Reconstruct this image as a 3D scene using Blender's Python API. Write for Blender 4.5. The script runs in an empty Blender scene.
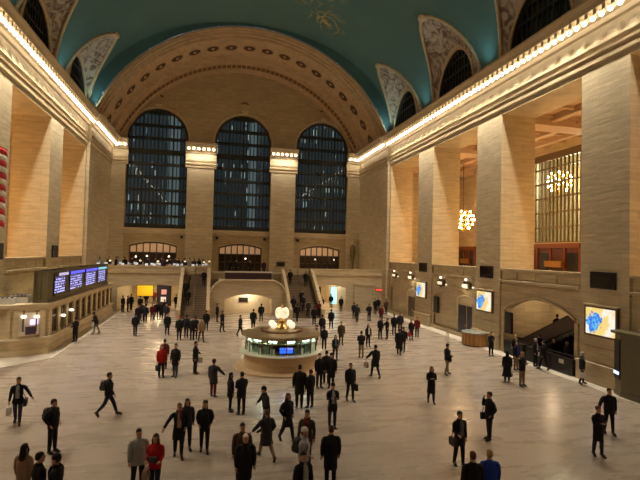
import bpy, bmesh, math, random
from mathutils import Vector, Matrix
random.seed(7)
PI = math.pi
S = bpy.context.scene
COL = S.collection
# ------------------------------------------------------------------ camera
F, YAW, PITCH, ROLL, H = 480.95, math.radians(12.755), math.radians(1.696), math.radians(1.339), 6.87
cd = bpy.data.cameras.new('camera'); cam = bpy.data.objects.new('camera', cd); COL.objects.link(cam)
cd.sensor_width = 36; cd.lens = F / 640 * 36; cd.clip_end = 500
fw = Vector((math.sin(YAW) * math.cos(PITCH), math.cos(YAW) * math.cos(PITCH), math.sin(PITCH)))
rt0 = Vector((math.cos(YAW), -math.sin(YAW), 0)); up0 = rt0.cross(fw)
c_, s_ = math.cos(ROLL), math.sin(ROLL)
rt = rt0 * c_ + up0 * s_; up = up0 * c_ - rt0 * s_
cam.matrix_world = Matrix(((rt.x, up.x, -fw.x, 0), (rt.y, up.y, -fw.y, 0), (rt.z, up.z, -fw.z, H), (0, 0, 0, 1)))
S.camera = cam
S.view_settings.view_transform = 'Standard'; S.view_settings.look = 'None'
S.view_settings.gamma = 1; S.view_settings.use_curve_mapping = False
S.view_settings.exposure = EXPO = 0.0

def ray(px, py):
    return fw + rt * ((px - 320) / F) - up * ((py - 240) / F)
def at(px, py, z=0.0):
    d = ray(px, py); t = (z - H) / d.z
    return Vector((d.x * t, d.y * t, z))

# ------------------------------------------------------------------ materials
MC = {}
def nodes(name):
    m = bpy.data.materials.new(name); m.use_nodes = True
    nt = m.node_tree; b = nt.nodes['Principled BSDF']
    return m, nt, b
def L(nt, a, b): nt.links.new(a, b)
def N(nt, t, **k):
    n = nt.nodes.new(t)
    for a, v in k.items(): setattr(n, a, v)
    return n
def plain(name, col, rough=.6, metal=0, emit=None, es=0, alpha=1, spec=.5, noise=.12, nscale=6, trans=0):
    if name in MC: return MC[name]
    m, nt, b = nodes(name)
    b.inputs['Roughness'].default_value = rough; b.inputs['Metallic'].default_value = metal
    b.inputs['Specular IOR Level'].default_value = spec
    if noise:
        tc = N(nt, 'ShaderNodeTexCoord'); nz = N(nt, 'ShaderNodeTexNoise'); nz.inputs['Scale'].default_value = nscale
        nz.inputs['Detail'].default_value = 3; L(nt, tc.outputs['Object'], nz.inputs['Vector'])
        mx = N(nt, 'ShaderNodeMix', data_type='RGBA'); L(nt, nz.outputs['Fac'], mx.inputs[0])
        mx.inputs[6].default_value = (*[c * (1 - noise) for c in col], 1); mx.inputs[7].default_value = (*[min(1, c * (1 + noise)) for c in col], 1)
        L(nt, mx.outputs[2], b.inputs['Base Color'])
    else: b.inputs['Base Color'].default_value = (*col, 1)
    if emit: b.inputs['Emission Color'].default_value = (*emit, 1); b.inputs['Emission Strength'].default_value = es
    if trans: b.inputs['Transmission Weight'].default_value = trans
    MC[name] = m; return m
def wallvec(nt):
    g = N(nt, 'ShaderNodeNewGeometry'); sp = N(nt, 'ShaderNodeSeparateXYZ'); L(nt, g.outputs['Position'], sp.inputs[0])
    ad = N(nt, 'ShaderNodeMath', operation='ADD'); L(nt, sp.outputs[0], ad.inputs[0]); L(nt, sp.outputs[1], ad.inputs[1])
    cb = N(nt, 'ShaderNodeCombineXYZ'); L(nt, ad.outputs[0], cb.inputs[0]); L(nt, sp.outputs[2], cb.inputs[1])
    return cb.outputs[0], g
def stone(name, col, dark=.80, bw=1.5, rh=.56, mortar=.016, rough=.62, bump=.25, tint=.05):
    m, nt, b = nodes(name); v, g = wallvec(nt)
    br = N(nt, 'ShaderNodeTexBrick'); L(nt, v, br.inputs['Vector'])
    br.inputs['Scale'].default_value = 1; br.inputs['Brick Width'].default_value = bw; br.inputs['Row Height'].default_value = rh
    br.inputs['Mortar Size'].default_value = mortar; br.inputs['Mortar Smooth'].default_value = .6
    br.inputs['Color1'].default_value = (*[c * (1 + tint) for c in col], 1); br.inputs['Color2'].default_value = (*[c * (1 - tint) for c in col], 1)
    br.inputs['Mortar'].default_value = (*[c * dark * .86 for c in col], 1)
    mp = N(nt, 'ShaderNodeMapping'); mp.inputs['Scale'].default_value = (.5, .5, 3.2); L(nt, g.outputs['Position'], mp.inputs['Vector'])
    nz = N(nt, 'ShaderNodeTexNoise'); nz.inputs['Scale'].default_value = 1.6; nz.inputs['Detail'].default_value = 5; L(nt, mp.outputs[0], nz.inputs['Vector'])
    cr = N(nt, 'ShaderNodeMapRange'); cr.inputs[1].default_value = .3; cr.inputs[2].default_value = .7; cr.inputs[3].default_value = .82; cr.inputs[4].default_value = 1.1
    L(nt, nz.outputs['Fac'], cr.inputs[0])
    mu = N(nt, 'ShaderNodeVectorMath', operation='SCALE'); L(nt, br.outputs['Color'], mu.inputs[0]); L(nt, cr.outputs[0], mu.inputs['Scale'])
    L(nt, mu.outputs[0], b.inputs['Base Color']); b.inputs['Roughness'].default_value = rough
    bp = N(nt, 'ShaderNodeBump'); bp.inputs['Strength'].default_value = bump; bp.inputs['Distance'].default_value = .05
    iv = N(nt, 'ShaderNodeMath', operation='SUBTRACT'); L(nt, nz.outputs['Fac'], iv.inputs[0]); L(nt, br.outputs['Fac'], iv.inputs[1])
    L(nt, iv.outputs[0], bp.inputs['Height']); L(nt, bp.outputs[0], b.inputs['Normal'])
    MC[name] = m; return m
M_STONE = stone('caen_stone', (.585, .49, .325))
M_STONE2 = stone('smooth_stone', (.56, .465, .31), bw=2.4, rh=1.1, mortar=.008, tint=.04, bump=.1)
M_TRIM = stone('carved_stone', (.57, .465, .30), bw=1.2, rh=.4, mortar=.004, tint=.03, bump=.3)
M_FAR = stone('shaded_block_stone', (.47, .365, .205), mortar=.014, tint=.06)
def floor_mat():
    m, nt, b = nodes('marble_floor')
    g = N(nt, 'ShaderNodeNewGeometry')
    br = N(nt, 'ShaderNodeTexBrick'); L(nt, g.outputs['Position'], br.inputs['Vector'])
    br.inputs['Scale'].default_value = 1; br.inputs['Brick Width'].default_value = 2.2; br.inputs['Row Height'].default_value = .95
    br.inputs['Mortar Size'].default_value = .012; br.inputs['Mortar Smooth'].default_value = .4
    br.inputs['Color1'].default_value = (.43, .36, .295, 1); br.inputs['Color2'].default_value = (.385, .318, .258, 1); br.inputs['Mortar'].default_value = (.33, .26, .21, 1)
    br.offset = .37
    mp = N(nt, 'ShaderNodeMapping'); mp.inputs['Scale'].default_value = (.45, 1.7, 1); L(nt, g.outputs['Position'], mp.inputs['Vector'])
    nz = N(nt, 'ShaderNodeTexNoise'); nz.inputs['Scale'].default_value = .9; nz.inputs['Detail'].default_value = 6; L(nt, mp.outputs[0], nz.inputs['Vector'])
    cr = N(nt, 'ShaderNodeMapRange'); cr.inputs[1].default_value = .3; cr.inputs[2].default_value = .7; cr.inputs[3].default_value = .88; cr.inputs[4].default_value = 1.08
    L(nt, nz.outputs['Fac'], cr.inputs[0])
    mu = N(nt, 'ShaderNodeVectorMath', operation='SCALE'); L(nt, br.outputs['Color'], mu.inputs[0]); L(nt, cr.outputs[0], mu.inputs['Scale'])
    L(nt, mu.outputs[0], b.inputs['Base Color'])
    r = N(nt, 'ShaderNodeMapRange'); r.inputs[3].default_value = .2; r.inputs[4].default_value = .36; L(nt, nz.outputs['Fac'], r.inputs[0]); L(nt, r.outputs[0], b.inputs['Roughness'])
    b.inputs['Specular IOR Level'].default_value = .45
    return m
M_FLOOR = floor_mat()
def sky_mat():
    m, nt, b = nodes('painted_vault')
    g = N(nt, 'ShaderNodeNewGeometry')
    nz = N(nt, 'ShaderNodeTexNoise'); nz.inputs['Scale'].default_value = .35; nz.inputs['Detail'].default_value = 7; L(nt, g.outputs['Position'], nz.inputs['Vector'])
    mx = N(nt, 'ShaderNodeMix', data_type='RGBA'); L(nt, nz.outputs['Fac'], mx.inputs[0])
    mx.inputs[6].default_value = (.052, .128, .132, 1); mx.inputs[7].default_value = (.08, .178, .178, 1)
    # gilt constellation figures: thin wavy golden strokes kept to a few patches of the vault
    wv = N(nt, 'ShaderNodeTexNoise'); wv.inputs['Scale'].default_value = .4; wv.inputs['Detail'].default_value = 3; wv.inputs['Distortion'].default_value = 1.2; L(nt, g.outputs['Position'], wv.inputs['Vector'])
    sb = N(nt, 'ShaderNodeMath', operation='SUBTRACT'); sb.inputs[1].default_value = .5; L(nt, wv.outputs['Fac'], sb.inputs[0])
    ab = N(nt, 'ShaderNodeMath', operation='ABSOLUTE'); L(nt, sb.outputs[0], ab.inputs[0])
    ln = N(nt, 'ShaderNodeMapRange'); ln.inputs[1].default_value = .0; ln.inputs[2].default_value = .05; ln.inputs[3].default_value = 1; ln.inputs[4].default_value = 0; L(nt, ab.outputs[0], ln.inputs[0])
    acc = None
    for (cx, cy, cz, r) in ((8.3, 44.8, 32.6, 4.4), (11.5, 50.2, 32.0, 2.6), (-2, 30, 33, 3.5), (10, 27, 33, 4), (5, 15, 33.5, 4)):
        ds = N(nt, 'ShaderNodeVectorMath', operation='DISTANCE'); L(nt, g.outputs['Position'], ds.inputs[0]); ds.inputs[1].default_value = (cx, cy, cz)
        mr = N(nt, 'ShaderNodeMapRange'); mr.inputs[1].default_value = r * .4; mr.inputs[2].default_value = r; mr.inputs[3].default_value = .75; mr.inputs[4].default_value = 0; L(nt, ds.outputs['Value'], mr.inputs[0])
        if acc is None: acc = mr.outputs[0]
        else:
            ad = N(nt, 'ShaderNodeMath', operation='MAXIMUM'); L(nt, acc, ad.inputs[0]); L(nt, mr.outputs[0], ad.inputs[1]); acc = ad.outputs[0]
    pm = N(nt, 'ShaderNodeMath', operation='MULTIPLY'); L(nt, acc, pm.inputs[0]); L(nt, ln.outputs[0], pm.inputs[1])
    m2 = N(nt, 'ShaderNodeMix', data_type='RGBA'); L(nt, pm.outputs[0], m2.inputs[0]); L(nt, mx.outputs[2], m2.inputs[6]); m2.inputs[7].default_value = (.62, .42, .10, 1)
    L(nt, m2.outputs[2], b.inputs['Base Color']); b.inputs['Roughness'].default_value = .75
    return m
M_SKY = sky_mat()
def relief_mat():
    m, nt, b = nodes('relief_plaster')
    g = N(nt, 'ShaderNodeNewGeometry')
    vo = N(nt, 'ShaderNodeTexNoise'); vo.inputs['Scale'].default_value = .9; vo.inputs['Detail'].default_value = 4; vo.inputs['Distortion'].default_value = 2.2; L(nt, g.outputs['Position'], vo.inputs['Vector'])
    cr = N(nt, 'ShaderNodeValToRGB'); cr.color_ramp.elements[0].position = .38; cr.color_ramp.elements[0].color = (.16, .115, .085, 1)
    cr.color_ramp.elements[1].position = .58; cr.color_ramp.elements[1].color = (.50, .45, .39, 1); L(nt, vo.outputs['Fac'], cr.inputs[0])
    L(nt, cr.outputs[0], b.inputs['Base Color']); b.inputs['Roughness'].default_value = .7
    bp = N(nt, 'ShaderNodeBump'); bp.inputs['Strength'].default_value = .8; bp.inputs['Distance'].default_value = .3; L(nt, vo.outputs['Fac'], bp.inputs['Height']); L(nt, bp.outputs[0], b.inputs['Normal'])
    return m
M_RELIEF = relief_mat()
def dot_facade_mat():
    m, nt, b = nodes('night_facade'); v, g = wallvec(nt)
    sn = N(nt, 'ShaderNodeVectorMath', operation='SNAP'); L(nt, v, sn.inputs[0]); sn.inputs[1].default_value = (.55, 1.55, 1)
    wn = N(nt, 'ShaderNodeTexWhiteNoise', noise_dimensions='2D'); L(nt, sn.outputs[0], wn.inputs['Vector'])
    nz = N(nt, 'ShaderNodeTexNoise'); nz.inputs['Scale'].default_value = .16; L(nt, v, nz.inputs['Vector'])
    mr = N(nt, 'ShaderNodeMapRange'); mr.inputs[1].default_value = .35; mr.inputs[2].default_value = .7; mr.inputs[3].default_value = .97; mr.inputs[4].default_value = .72; L(nt, nz.outputs['Fac'], mr.inputs[0])
    gt = N(nt, 'ShaderNodeMath', operation='GREATER_THAN'); L(nt, wn.outputs['Value'], gt.inputs[0]); L(nt, mr.outputs[0], gt.inputs[1])
    br = N(nt, 'ShaderNodeTexBrick'); L(nt, v, br.inputs['Vector']); br.inputs['Scale'].default_value = 1; br.offset = 0
    br.inputs['Brick Width'].default_value = .55; br.inputs['Row Height'].default_value = 1.55; br.inputs['Mortar Size'].default_value = .2; br.inputs['Mortar Smooth'].default_value = 0
    iv = N(nt, 'ShaderNodeMath', operation='SUBTRACT'); iv.inputs[0].default_value = 1; L(nt, br.outputs['Fac'], iv.inputs[1])
    mu = N(nt, 'ShaderNodeMath', operation='MULTIPLY'); L(nt, gt.outputs[0], mu.inputs[0]); L(nt, iv.outputs[0], mu.inputs[1])
    st = N(nt, 'ShaderNodeMath', operation='MULTIPLY'); L(nt, mu.outputs[0], st.inputs[0]); st.inputs[1].default_value = .55
    mx = N(nt, 'ShaderNodeMix', data_type='RGBA'); L(nt, wn.outputs['Color'], mx.inputs[0]); mx.inputs[6].default_value = (.55, .75, 1, 1); mx.inputs[7].default_value = (1, .9, .62, 1)
    L(nt, mx.outputs[2], b.inputs['Emission Color']); L(nt, st.outputs[0], b.inputs['Emission Strength'])
    b.inputs['Base Color'].default_value = (.30, .33, .38, 1)
    return m
M_FACADE = dot_facade_mat()
def glass_mat(name, tint=(.75, .85, .85), mixf=.82):
    m = bpy.data.materials.new(name); m.use_nodes = True; nt = m.node_tree; nt.nodes.clear()
    o = N(nt, 'ShaderNodeOutputMaterial'); t = N(nt, 'ShaderNodeBsdfTransparent'); t.inputs[0].default_value = (*tint, 1)
    g = N(nt, 'ShaderNodeBsdfGlossy'); g.inputs['Roughness'].default_value = .03; g.inputs[0].default_value = (.7, .7, .7, 1)
    fr = N(nt, 'ShaderNodeFresnel'); fr.inputs[0].default_value = 1.45
    mx = N(nt, 'ShaderNodeMixShader'); ge = N(nt, 'ShaderNodeNewGeometry'); iv = N(nt, 'ShaderNodeMath', operation='SUBTRACT'); iv.inputs[0].default_value = 1; L(nt, ge.outputs['Backfacing'], iv.inputs[1]); ml = N(nt, 'ShaderNodeMath', operation='MULTIPLY'); L(nt, fr.outputs[0], ml.inputs[0]); L(nt, iv.outputs[0], ml.inputs[1]); L(nt, ml.outputs[0], mx.inputs[0]); L(nt, t.outputs[0], mx.inputs[1]); L(nt, g.outputs[0], mx.inputs[2]); L(nt, mx.outputs[0], o.inputs[0])
    return m
M_GLASS = glass_mat('window_glass'); M_GLASS2 = glass_mat('counter_glass', (.85, 1, .95))
M_IRON = plain('dark_iron', (.035, .037, .032), .5, .3)
M_BRONZE = plain('bronze', (.20, .15, .07), .4, .7)
M_BRASSP = plain('aged_bronze_paint', (.15, .105, .06), .6)
M_GREEN = plain('green_bronze_paint', (.15, .135, .075), .45, .2)
M_BLACK = plain('black_plastic', (.012, .011, .012), .35)
M_WOOD = plain('honey_wood', (.36, .17, .05), .35, nscale=3)
M_REDW = plain('mahogany', (.07, .013, .008), .3, nscale=2)
M_WHITE = plain('white_paint', (.75, .74, .70), .5)
M_CREAM = plain('cream_plaster', (.72, .63, .46), .6)
M_GOLD = plain('gilded_metal', (.75, .50, .18), .3, .9)
M_BULB = plain('bulb_glow', (1, .9, .75), .4, emit=(1, .86, .65), es=11, noise=0)
M_CBULB = plain('chandelier_glow', (1, .8, .5), .4, emit=(1, .66, .34), es=60, noise=0)
M_OPAL = plain('opal_lamp', (1, .95, .8), .4, emit=(1, .86, .56), es=.8, noise=0)
M_LAMP = plain('lamp_glow', (1, .95, .85), .4, emit=(1, .86, .62), es=2.6, noise=0)
M_LAMPC = plain('cool_strip_light', (.9, 1, 1), .4, emit=(.78, 1, .92), es=7, noise=0)
M_PASSL = plain('passage_light', (1, .95, .8), .4, emit=(1, .80, .50), es=16, noise=0)

# ------------------------------------------------------------------ mesh helpers
class MB:
    def __init__(s): s.v = []; s.f = []; s.m = []; s.mi = 0
    def mat(s, i): s.mi = i; return s
    def add(s, vs, fs):
        o = len(s.v); s.v += [tuple(v) for v in vs]; s.f += [[o + i for i in f] for f in fs]; s.m += [s.mi] * len(fs); return s
    def box(s, x0, x1, y0, y1, z0, z1):
        if x0 > x1: x0, x1 = x1, x0
        if y0 > y1: y0, y1 = y1, y0
        return s.add([(x, y, z) for x in (x0, x1) for y in (y0, y1) for z in (z0, z1)],
            [(0, 1, 3, 2), (4, 6, 7, 5), (0, 4, 5, 1), (2, 3, 7, 6), (0, 2, 6, 4), (1, 5, 7, 3)])
    def obox(s, p, u, v, w):  # corner-free oriented box: centre p, half vectors
        p, u, v, w = map(Vector, (p, u, v, w))
        return s.add([p + u * a + v * b + w * c for a in (-1, 1) for b in (-1, 1) for c in (-1, 1)],
            [(0, 1, 3, 2), (4, 6, 7, 5), (0, 4, 5, 1), (2, 3, 7, 6), (0, 2, 6, 4), (1, 5, 7, 3)])
    def rings(s, R, cap=True, closed=True):
        n = len(R[0]); vs = [p for r in R for p in r]; fs = []
        for i in range(len(R) - 1):
            for j in range(n if closed else n - 1):
                k = (j + 1) % n; fs.append((i * n + j, i * n + k, (i + 1) * n + k, (i + 1) * n + j))
        if cap: fs.append(tuple(range(n))[::-1]); fs.append(tuple((len(R) - 1) * n + j for j in range(n)))
        return s.add(vs, fs)
    def lathe(s, cx, cy, prof, n=24, a0=0, a1=2 * PI, sx=1, sy=1, cap=True):
        full = abs(a1 - a0 - 2 * PI) < 1e-6; c = n if full else n + 1
        R = [[(cx + r * sx * math.cos(a0 + (a1 - a0) * j / n), cy + r * sy * math.sin(a0 + (a1 - a0) * j / n), z) for j in range(c)] for r, z in prof]
        return s.rings(R, cap, full)
    def tube(s, pts, rad, n=8, cap=True, flat=1.0):
        pts = [Vector(p) for p in pts]; R = []
        if not hasattr(rad, '__len__'): rad = [rad] * len(pts)
        ref = Vector((0, 0, 1)) if abs((pts[-1] - pts[0]).normalized().z) < .9 else Vector((0, 1, 0))
        for i, p in enumerate(pts):
            t = (pts[min(i + 1, len(pts) - 1)] - pts[max(i - 1, 0)]).normalized()
            a = t.cross(ref).normalized(); b = a.cross(t)
            R.append([p + a * math.cos(2 * PI * j / n) * rad[i] + b * math.sin(2 * PI * j / n) * rad[i] * flat for j in range(n)])
        return s.rings(R, cap)
    def ball(s, c, rx, ry=None, rz=None, n=12, m=8):
        ry = ry or rx; rz = rz or rx
        pr = [(max(math.sin(PI * i / m), .02), -math.cos(PI * i / m)) for i in range(m + 1)]
        return s.rings([[(c[0] + rx * r * math.cos(2 * PI * j / n), c[1] + ry * r * math.sin(2 * PI * j / n), c[2] + rz * z) for j in range(n)] for r, z in pr])
    def prism(s, poly, z0, z1):
        n = len(poly)
        return s.rings([[(x, y, z0) for x, y in poly], [(x, y, z1) for x, y in poly]])
    def mesh(s, name, mats, smooth=False):
        me = bpy.data.meshes.new(name); me.from_pydata(s.v, [], s.f)
        for m in (mats if isinstance(mats, (list, tuple)) else [mats]): me.materials.append(m)
        me.polygons.foreach_set('material_index', s.m)
        if smooth: me.polygons.foreach_set('use_smooth', [True] * len(s.f))
        bm = bmesh.new(); bm.from_mesh(me); bmesh.ops.recalc_face_normals(bm, faces=bm.faces); bm.to_mesh(me); bm.free()
        return me
    def build(s, name, mats, parent=None, smooth=False, loc=None):
        o = bpy.data.objects.new(name, s.mesh(name, mats, smooth)); COL.objects.link(o)
        if parent: o.parent = parent
        if loc: o.location = loc
        return o
def tag(o, label=None, cat=None, group=None, kind=None):
    if label: o['label'] = label
    if cat: o['category'] = cat
    if group: o['group'] = group
    if kind: o['kind'] = kind
    return o
def thing(name, label, cat, loc=(0, 0, 0), rz=0, group=None):
    o = bpy.data.objects.new(name, None); COL.objects.link(o); o.location = loc; o.rotation_euler[2] = rz
    o.empty_display_size = .3
    return tag(o, label, cat, group)
def struct(mb, name, mats, label, cat='wall', smooth=False):
    return tag(mb.build(name, mats, smooth=smooth), label, cat, kind='structure')
KIDS = {}
def dup(root, loc=None, rz=None, label=None):
    def cp(o, par):
        c = o.copy(); COL.objects.link(c)
        if par: c.parent = par
        for k in list(o.children): cp(k, c)
        return c
    c = cp(root, None)
    if loc is not None: c.location = loc
    if rz is not None: c.rotation_euler[2] = rz
    if label: c['label'] = label
    return c
def sshape(mb, f):
    mb.v = [f(v) for v in mb.v]; return mb

# ------------------------------------------------------------------ hall dimensions
CX, HW, YE, YF = 4.0, 17.3, 55.4, 67.6
PITCH_B, OPW = 11.5, 8.1
NB = 5
def far(k): return YE - PITCH_B * k
def near(k): return far(k) - OPW
Y0 = -14.0
ZL, ZC = 17.8, 21.3
def colwall(mb, xs, seg, place, thick):
    """wall built of columns: seg(x) -> list of (z0,z1); place(u, z, d) -> 3D point; thick = (d0,d1)"""
    for a, b in zip(xs[:-1], xs[1:]):
        e = 1e-4; sa, sb = seg(a + e), seg(b - e)
        for (a0, a1), (b0, b1) in zip(sa, sb):
            P = [place(u, z, d) for d in thick for u, z in ((a, a0), (b, b0), (b, b1), (a, a1))]
            mb.add(P, [(0, 1, 2, 3), (7, 6, 5, 4), (0, 4, 5, 1), (3, 2, 6, 7), (0, 3, 7, 4), (1, 5, 6, 2)])
    return mb
def segarch(c, hw, zs, za):  # segmental arch height function
    r = (hw * hw + (za - zs) ** 2) / (2 * (za - zs))
    return lambda x: za - r + math.sqrt(max(0, r * r - (x - c) ** 2))
XR_ = CX + HW
# ------------------------------------------------------------------ floor
mb = MB(); mb.box(-14, 46, Y0 - 1, 84, -.3, 0)
struct(mb, 'floor', M_FLOOR, 'polished pale marble slab floor of the great hall', 'floor')

M_PALE = stone('pale_border_marble', (.70, .63, .53), bw=2.5, rh=2.5, mortar=.005, tint=.03)
mb = MB(); mb.box(XR_ - 1.05, XR_, Y0, 57, 0, .012); mb.box(-10.5, -9.5, 33.2, 57, 0, .012)
mb.prism([(-13.3, 30.6), (-11.6, 30.6), (-9.5, 33.2), (-9.5, 35.5), (-13.3, 35.5)], 0, .013)
struct(mb, 'floor_border', M_PALE, 'pale marble border along the foot of the side walls', 'floor')
# ------------------------------------------------------------------ side walls
def side(sg, nm):
    X = lambda w: CX + sg * w
    def bx(mb, w0, w1, y0, y1, z0, z1): return mb.box(X(w0), X(w1), y0, y1, z0, z1)
    mb = MB()
    for k in range(NB): bx(mb, HW, HW + 2.9, far(k + 1), near(k), 0, ZL)       # piers
    bx(mb, HW, HW + 2.9, Y0, near(NB - 1) - 3.4, 0, ZL)
    bx(mb, HW, HW + 2.9, Y0, YE, ZL, ZC)                                      # lintel band
    bx(mb, HW - .0, HW + 2.9, YE, YF + 1.2, 0, ZC)
    bx(mb, HW - .3, HW, YE + .35, YF, 0, ZC)                                   # set-forward end section
    for k in range(NB):                                                        # arched front under each gallery
        c = (far(k) + near(k)) / 2; hw = OPW / 2
        holes = [(c - 3.55, c + 3.55, segarch(c, 3.75, 3.05, 4.1))]
        xs = sorted(set([near(k), far(k)] + [c - 3.55 + 7.1 * i / 16 for i in range(17)]))
        def seg(x): return [(holes[0][2](x), 5.15)] if c - 3.55 < x < c + 3.55 else [(0, 5.15)]
        if sg > 0:
            colwall(mb, xs, seg, lambda u, z, d: (X(d), u, z), (HW + .12, HW + .75))
            # recess behind the arch
            bx(mb, HW + 4.2, HW + 4.4, near(k) - .4, far(k) + .4, 0, 4.7)
            bx(mb, HW + .75, HW + 4.2, near(k) - .2, near(k) + .2, 0, 4.7)
            bx(mb, HW + .75, HW + 4.2, far(k) - .2, far(k) + .2, 0, 4.7)
        else:
            bx(mb, HW + .12, HW + .75, near(k), far(k), 0, 5.15)
        # parapet of the gallery
        bx(mb, HW + .2, HW + .6, near(k), far(k), 5.15, 6.0)
        for j in range(4):
            y = near(k) + OPW * (j + .5) / 4
            bx(mb, HW + .14, HW + .2, y - .82, y + .82, 5.42, 5.88)
    bx(mb, HW + .6, HW + 12.2, Y0, 62, 4.7, 5.15)                               # gallery floor
    bx(mb, HW + 12, HW + 12.3, Y0, 62, 5.15, 18.4) if sg < 0 else None
    bx(mb, HW + 2.9, HW + 12.3, 61.8, 62, 5.15, 18.4)
    bx(mb, HW + 2.9, HW + 12.3, Y0, Y0 + .2, 5.15, 18.4)
    if sg > 0:
        # back wall of the gallery with tall window openings
        W = [(40.6 - 11.5 * j, 3.7) for j in range(4)]
        xs = sorted(set([Y0, 62.0] + [c + s * h for c, h in W for s in (-1, 1)]))
        def seg(y):
            for c, h in W:
                if c - h < y < c + h: return [(5.15, 8.55), (17.6, 18.4)]
            return [(5.15, 18.4)]
        def colg(a):
            return a
        for a, b in zip(xs[:-1], xs[1:]):
            for z0, z1 in seg((a + b) / 2): bx(mb, HW + 11.7, HW + 12.3, a, b, z0, z1)
    struct(mb, 'wall_' + nm, M_STONE, 'stone side wall of tall square piers and galleries', 'wall')
    # mouldings ---------------------------------------------------------------
    tb = MB()
    for k in range(NB):
        y0, y1 = near(k), far(k)
        tb.box(X(HW - .02), X(HW + .7), y0, y1, 6.0, 6.14)        # coping
        tb.box(X(HW - .2), X(HW + .2), y0, y1, 5.16, 5.3)        # ledge
        tb.box(X(HW + .02), X(HW + .2), y0, y1, 4.86, 4.96)
        p0, p1 = far(k + 1), near(k)
        tb.box(X(HW - .28), X(HW), p0 - .02, p1 + .02, 0, 1.02)   # plinths
        tb.box(X(HW - .34), X(HW), p0 - .05, p1 + .05, 1.02, 1.14)
        tb.box(X(HW - .07), X(HW), p0, p1, 1.9, 2.02)
        if sg > 0:                                                  # ribs round the arches
            c = (y0 + y1) / 2; fa = segarch(c, 3.75, 3.05, 4.1)
            P = [(X(HW + .1), y, fa(y) + .16) for y in [c - 3.6 + 7.2 * i / 14 for i in range(15)]]
            tb.tube(P, .08, 6)
            for yy in (c - 3.7, c + 3.7): tb.box(X(HW + .02), X(HW + .2), yy - .15, yy + .15, 0, 3.1)
            tb.box(X(HW + .0), X(HW + .12), y0, y1, 0, .35)
    if sg > 0:
        tb.box(X(HW - .55), X(HW - .3), YE + .35, YF, 0, .5)
    struct(tb, 'trim_%d' % (1 if sg > 0 else 2), M_TRIM, 'carved stone ledges, copings and plinths of the galleries', 'trim')
    # cornice -----------------------------------------------------------------
    prof = [(0, 18.15), (.10, 18.2), (.12, 18.4), (.02, 18.45), (.02, 18.58), (.18, 18.66), (.2, 18.78), (.06, 18.84), (.1, 18.95), (.2, 19.10), (.22, 19.26), (.08, 19.3), (.08, 20.1),
            (.22, 20.2), (.3, 20.45), (.62, 20.5), (.62, 20.78), (.98, 20.85), (1.05, 21.1), (1.2, 21.35), (1.2, 21.5), (0, 21.5)]
    cb = MB()
    def run(ya, yb, w): cb.rings([[(X(w - d), y, z) for d, z in prof] for y in (ya, yb)])
    run(Y0, YE + .35, HW); run(YE + .35, YF - .4, HW - .3)
    # return on the end wall corner pier
    cb.rings([[(X(w), YF - .4 - d, z) for d, z in prof] for w in (HW - 2.35, HW)])
    # modillions, and shell bulges added to catch highlights as the frieze's light scallops
    y = Y0 + .4; ys = []
    while y < YF - .9:
        w = HW if y < YE else HW - .3
        cb.box(X(w - .92), X(w - .05), y - .12, y + .12, 20.55, 20.85); ys.append(y); (cb.ball((X(w + .03), y + .31, 19.6), .16, .46, .40, 10, 6) if len(ys) % 2 else None); y += .62
    o = struct(cb, 'trim_%d' % (3 if sg > 0 else 4), M_TRIM, 'bracketed stone cornice with a row of bare bulbs', 'cornice')
    o['_'] = 0; del o['_']
    bulbs = []
    for y in ys:
        yb = y + .31
        if yb > YF - 1.2: continue
        w = HW if yb < YE else HW - .3
        bulbs.append((X(w - .76), yb, 20.44))
    for j in range(3): bulbs.append((X(HW - .75 - j * .62), YF - .4 - .8, 20.62))
    bulbs.sort(key=lambda p: -p[1]); 
    vis = [p for p in bulbs if p[1] > (14 if sg > 0 else 26)]
    rest = [p for p in bulbs if p not in vis]
    if len(vis) > 97: rest = vis[97:] + rest; vis = vis[:97]
    for p in vis:
        b = bpy.data.objects.new('light_bulb', BULB); COL.objects.link(b); b.location = p; b.parent = o
    rb = MB()
    for p in rest: rb.ball(p, .125, n=8, m=6)
    tag(rb.build('light_bulb', M_BULB, o), kind='stuff')
    # gallery ceiling with beams
    gb = MB(); gb.box(X(HW + 2.9), X(HW + 12.3), Y0, 62, 18.4, 18.6)
    for k in range(-1, NB + 1):
        c = (far(k) + near(k + 1)) / 2 if k < NB else 0
        yy = far(k) - OPW - 1.7
        if Y0 < yy < 61: gb.box(X(HW + 2.9), X(HW + 12), yy - .9, yy + .9, 17.6, 18.4)
    for w in (HW + 5.2, HW + 7.6, HW + 9.9): gb.box(X(w - .3), X(w + .3), Y0 + .2, 61.8, 17.9, 18.4)
    k = 0
    y = Y0 + 1
    while y < 61: gb.box(X(HW + 2.9), X(HW + 12), y - .12, y + .12, 18.15, 18.4); y += 2.3
    struct(gb, 'ceiling_' + nm, M_CEIL, 'coffered plaster ceiling over the side gallery', 'ceiling')
M_CEIL = plain('gallery_plaster', (.55, .40, .27), .7)
BULB = MB().ball((0, 0, 0), .14, n=8, m=6).mesh('light_bulb', M_BULB, True)
side(1, 'right'); side(-1, 'left')

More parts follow.
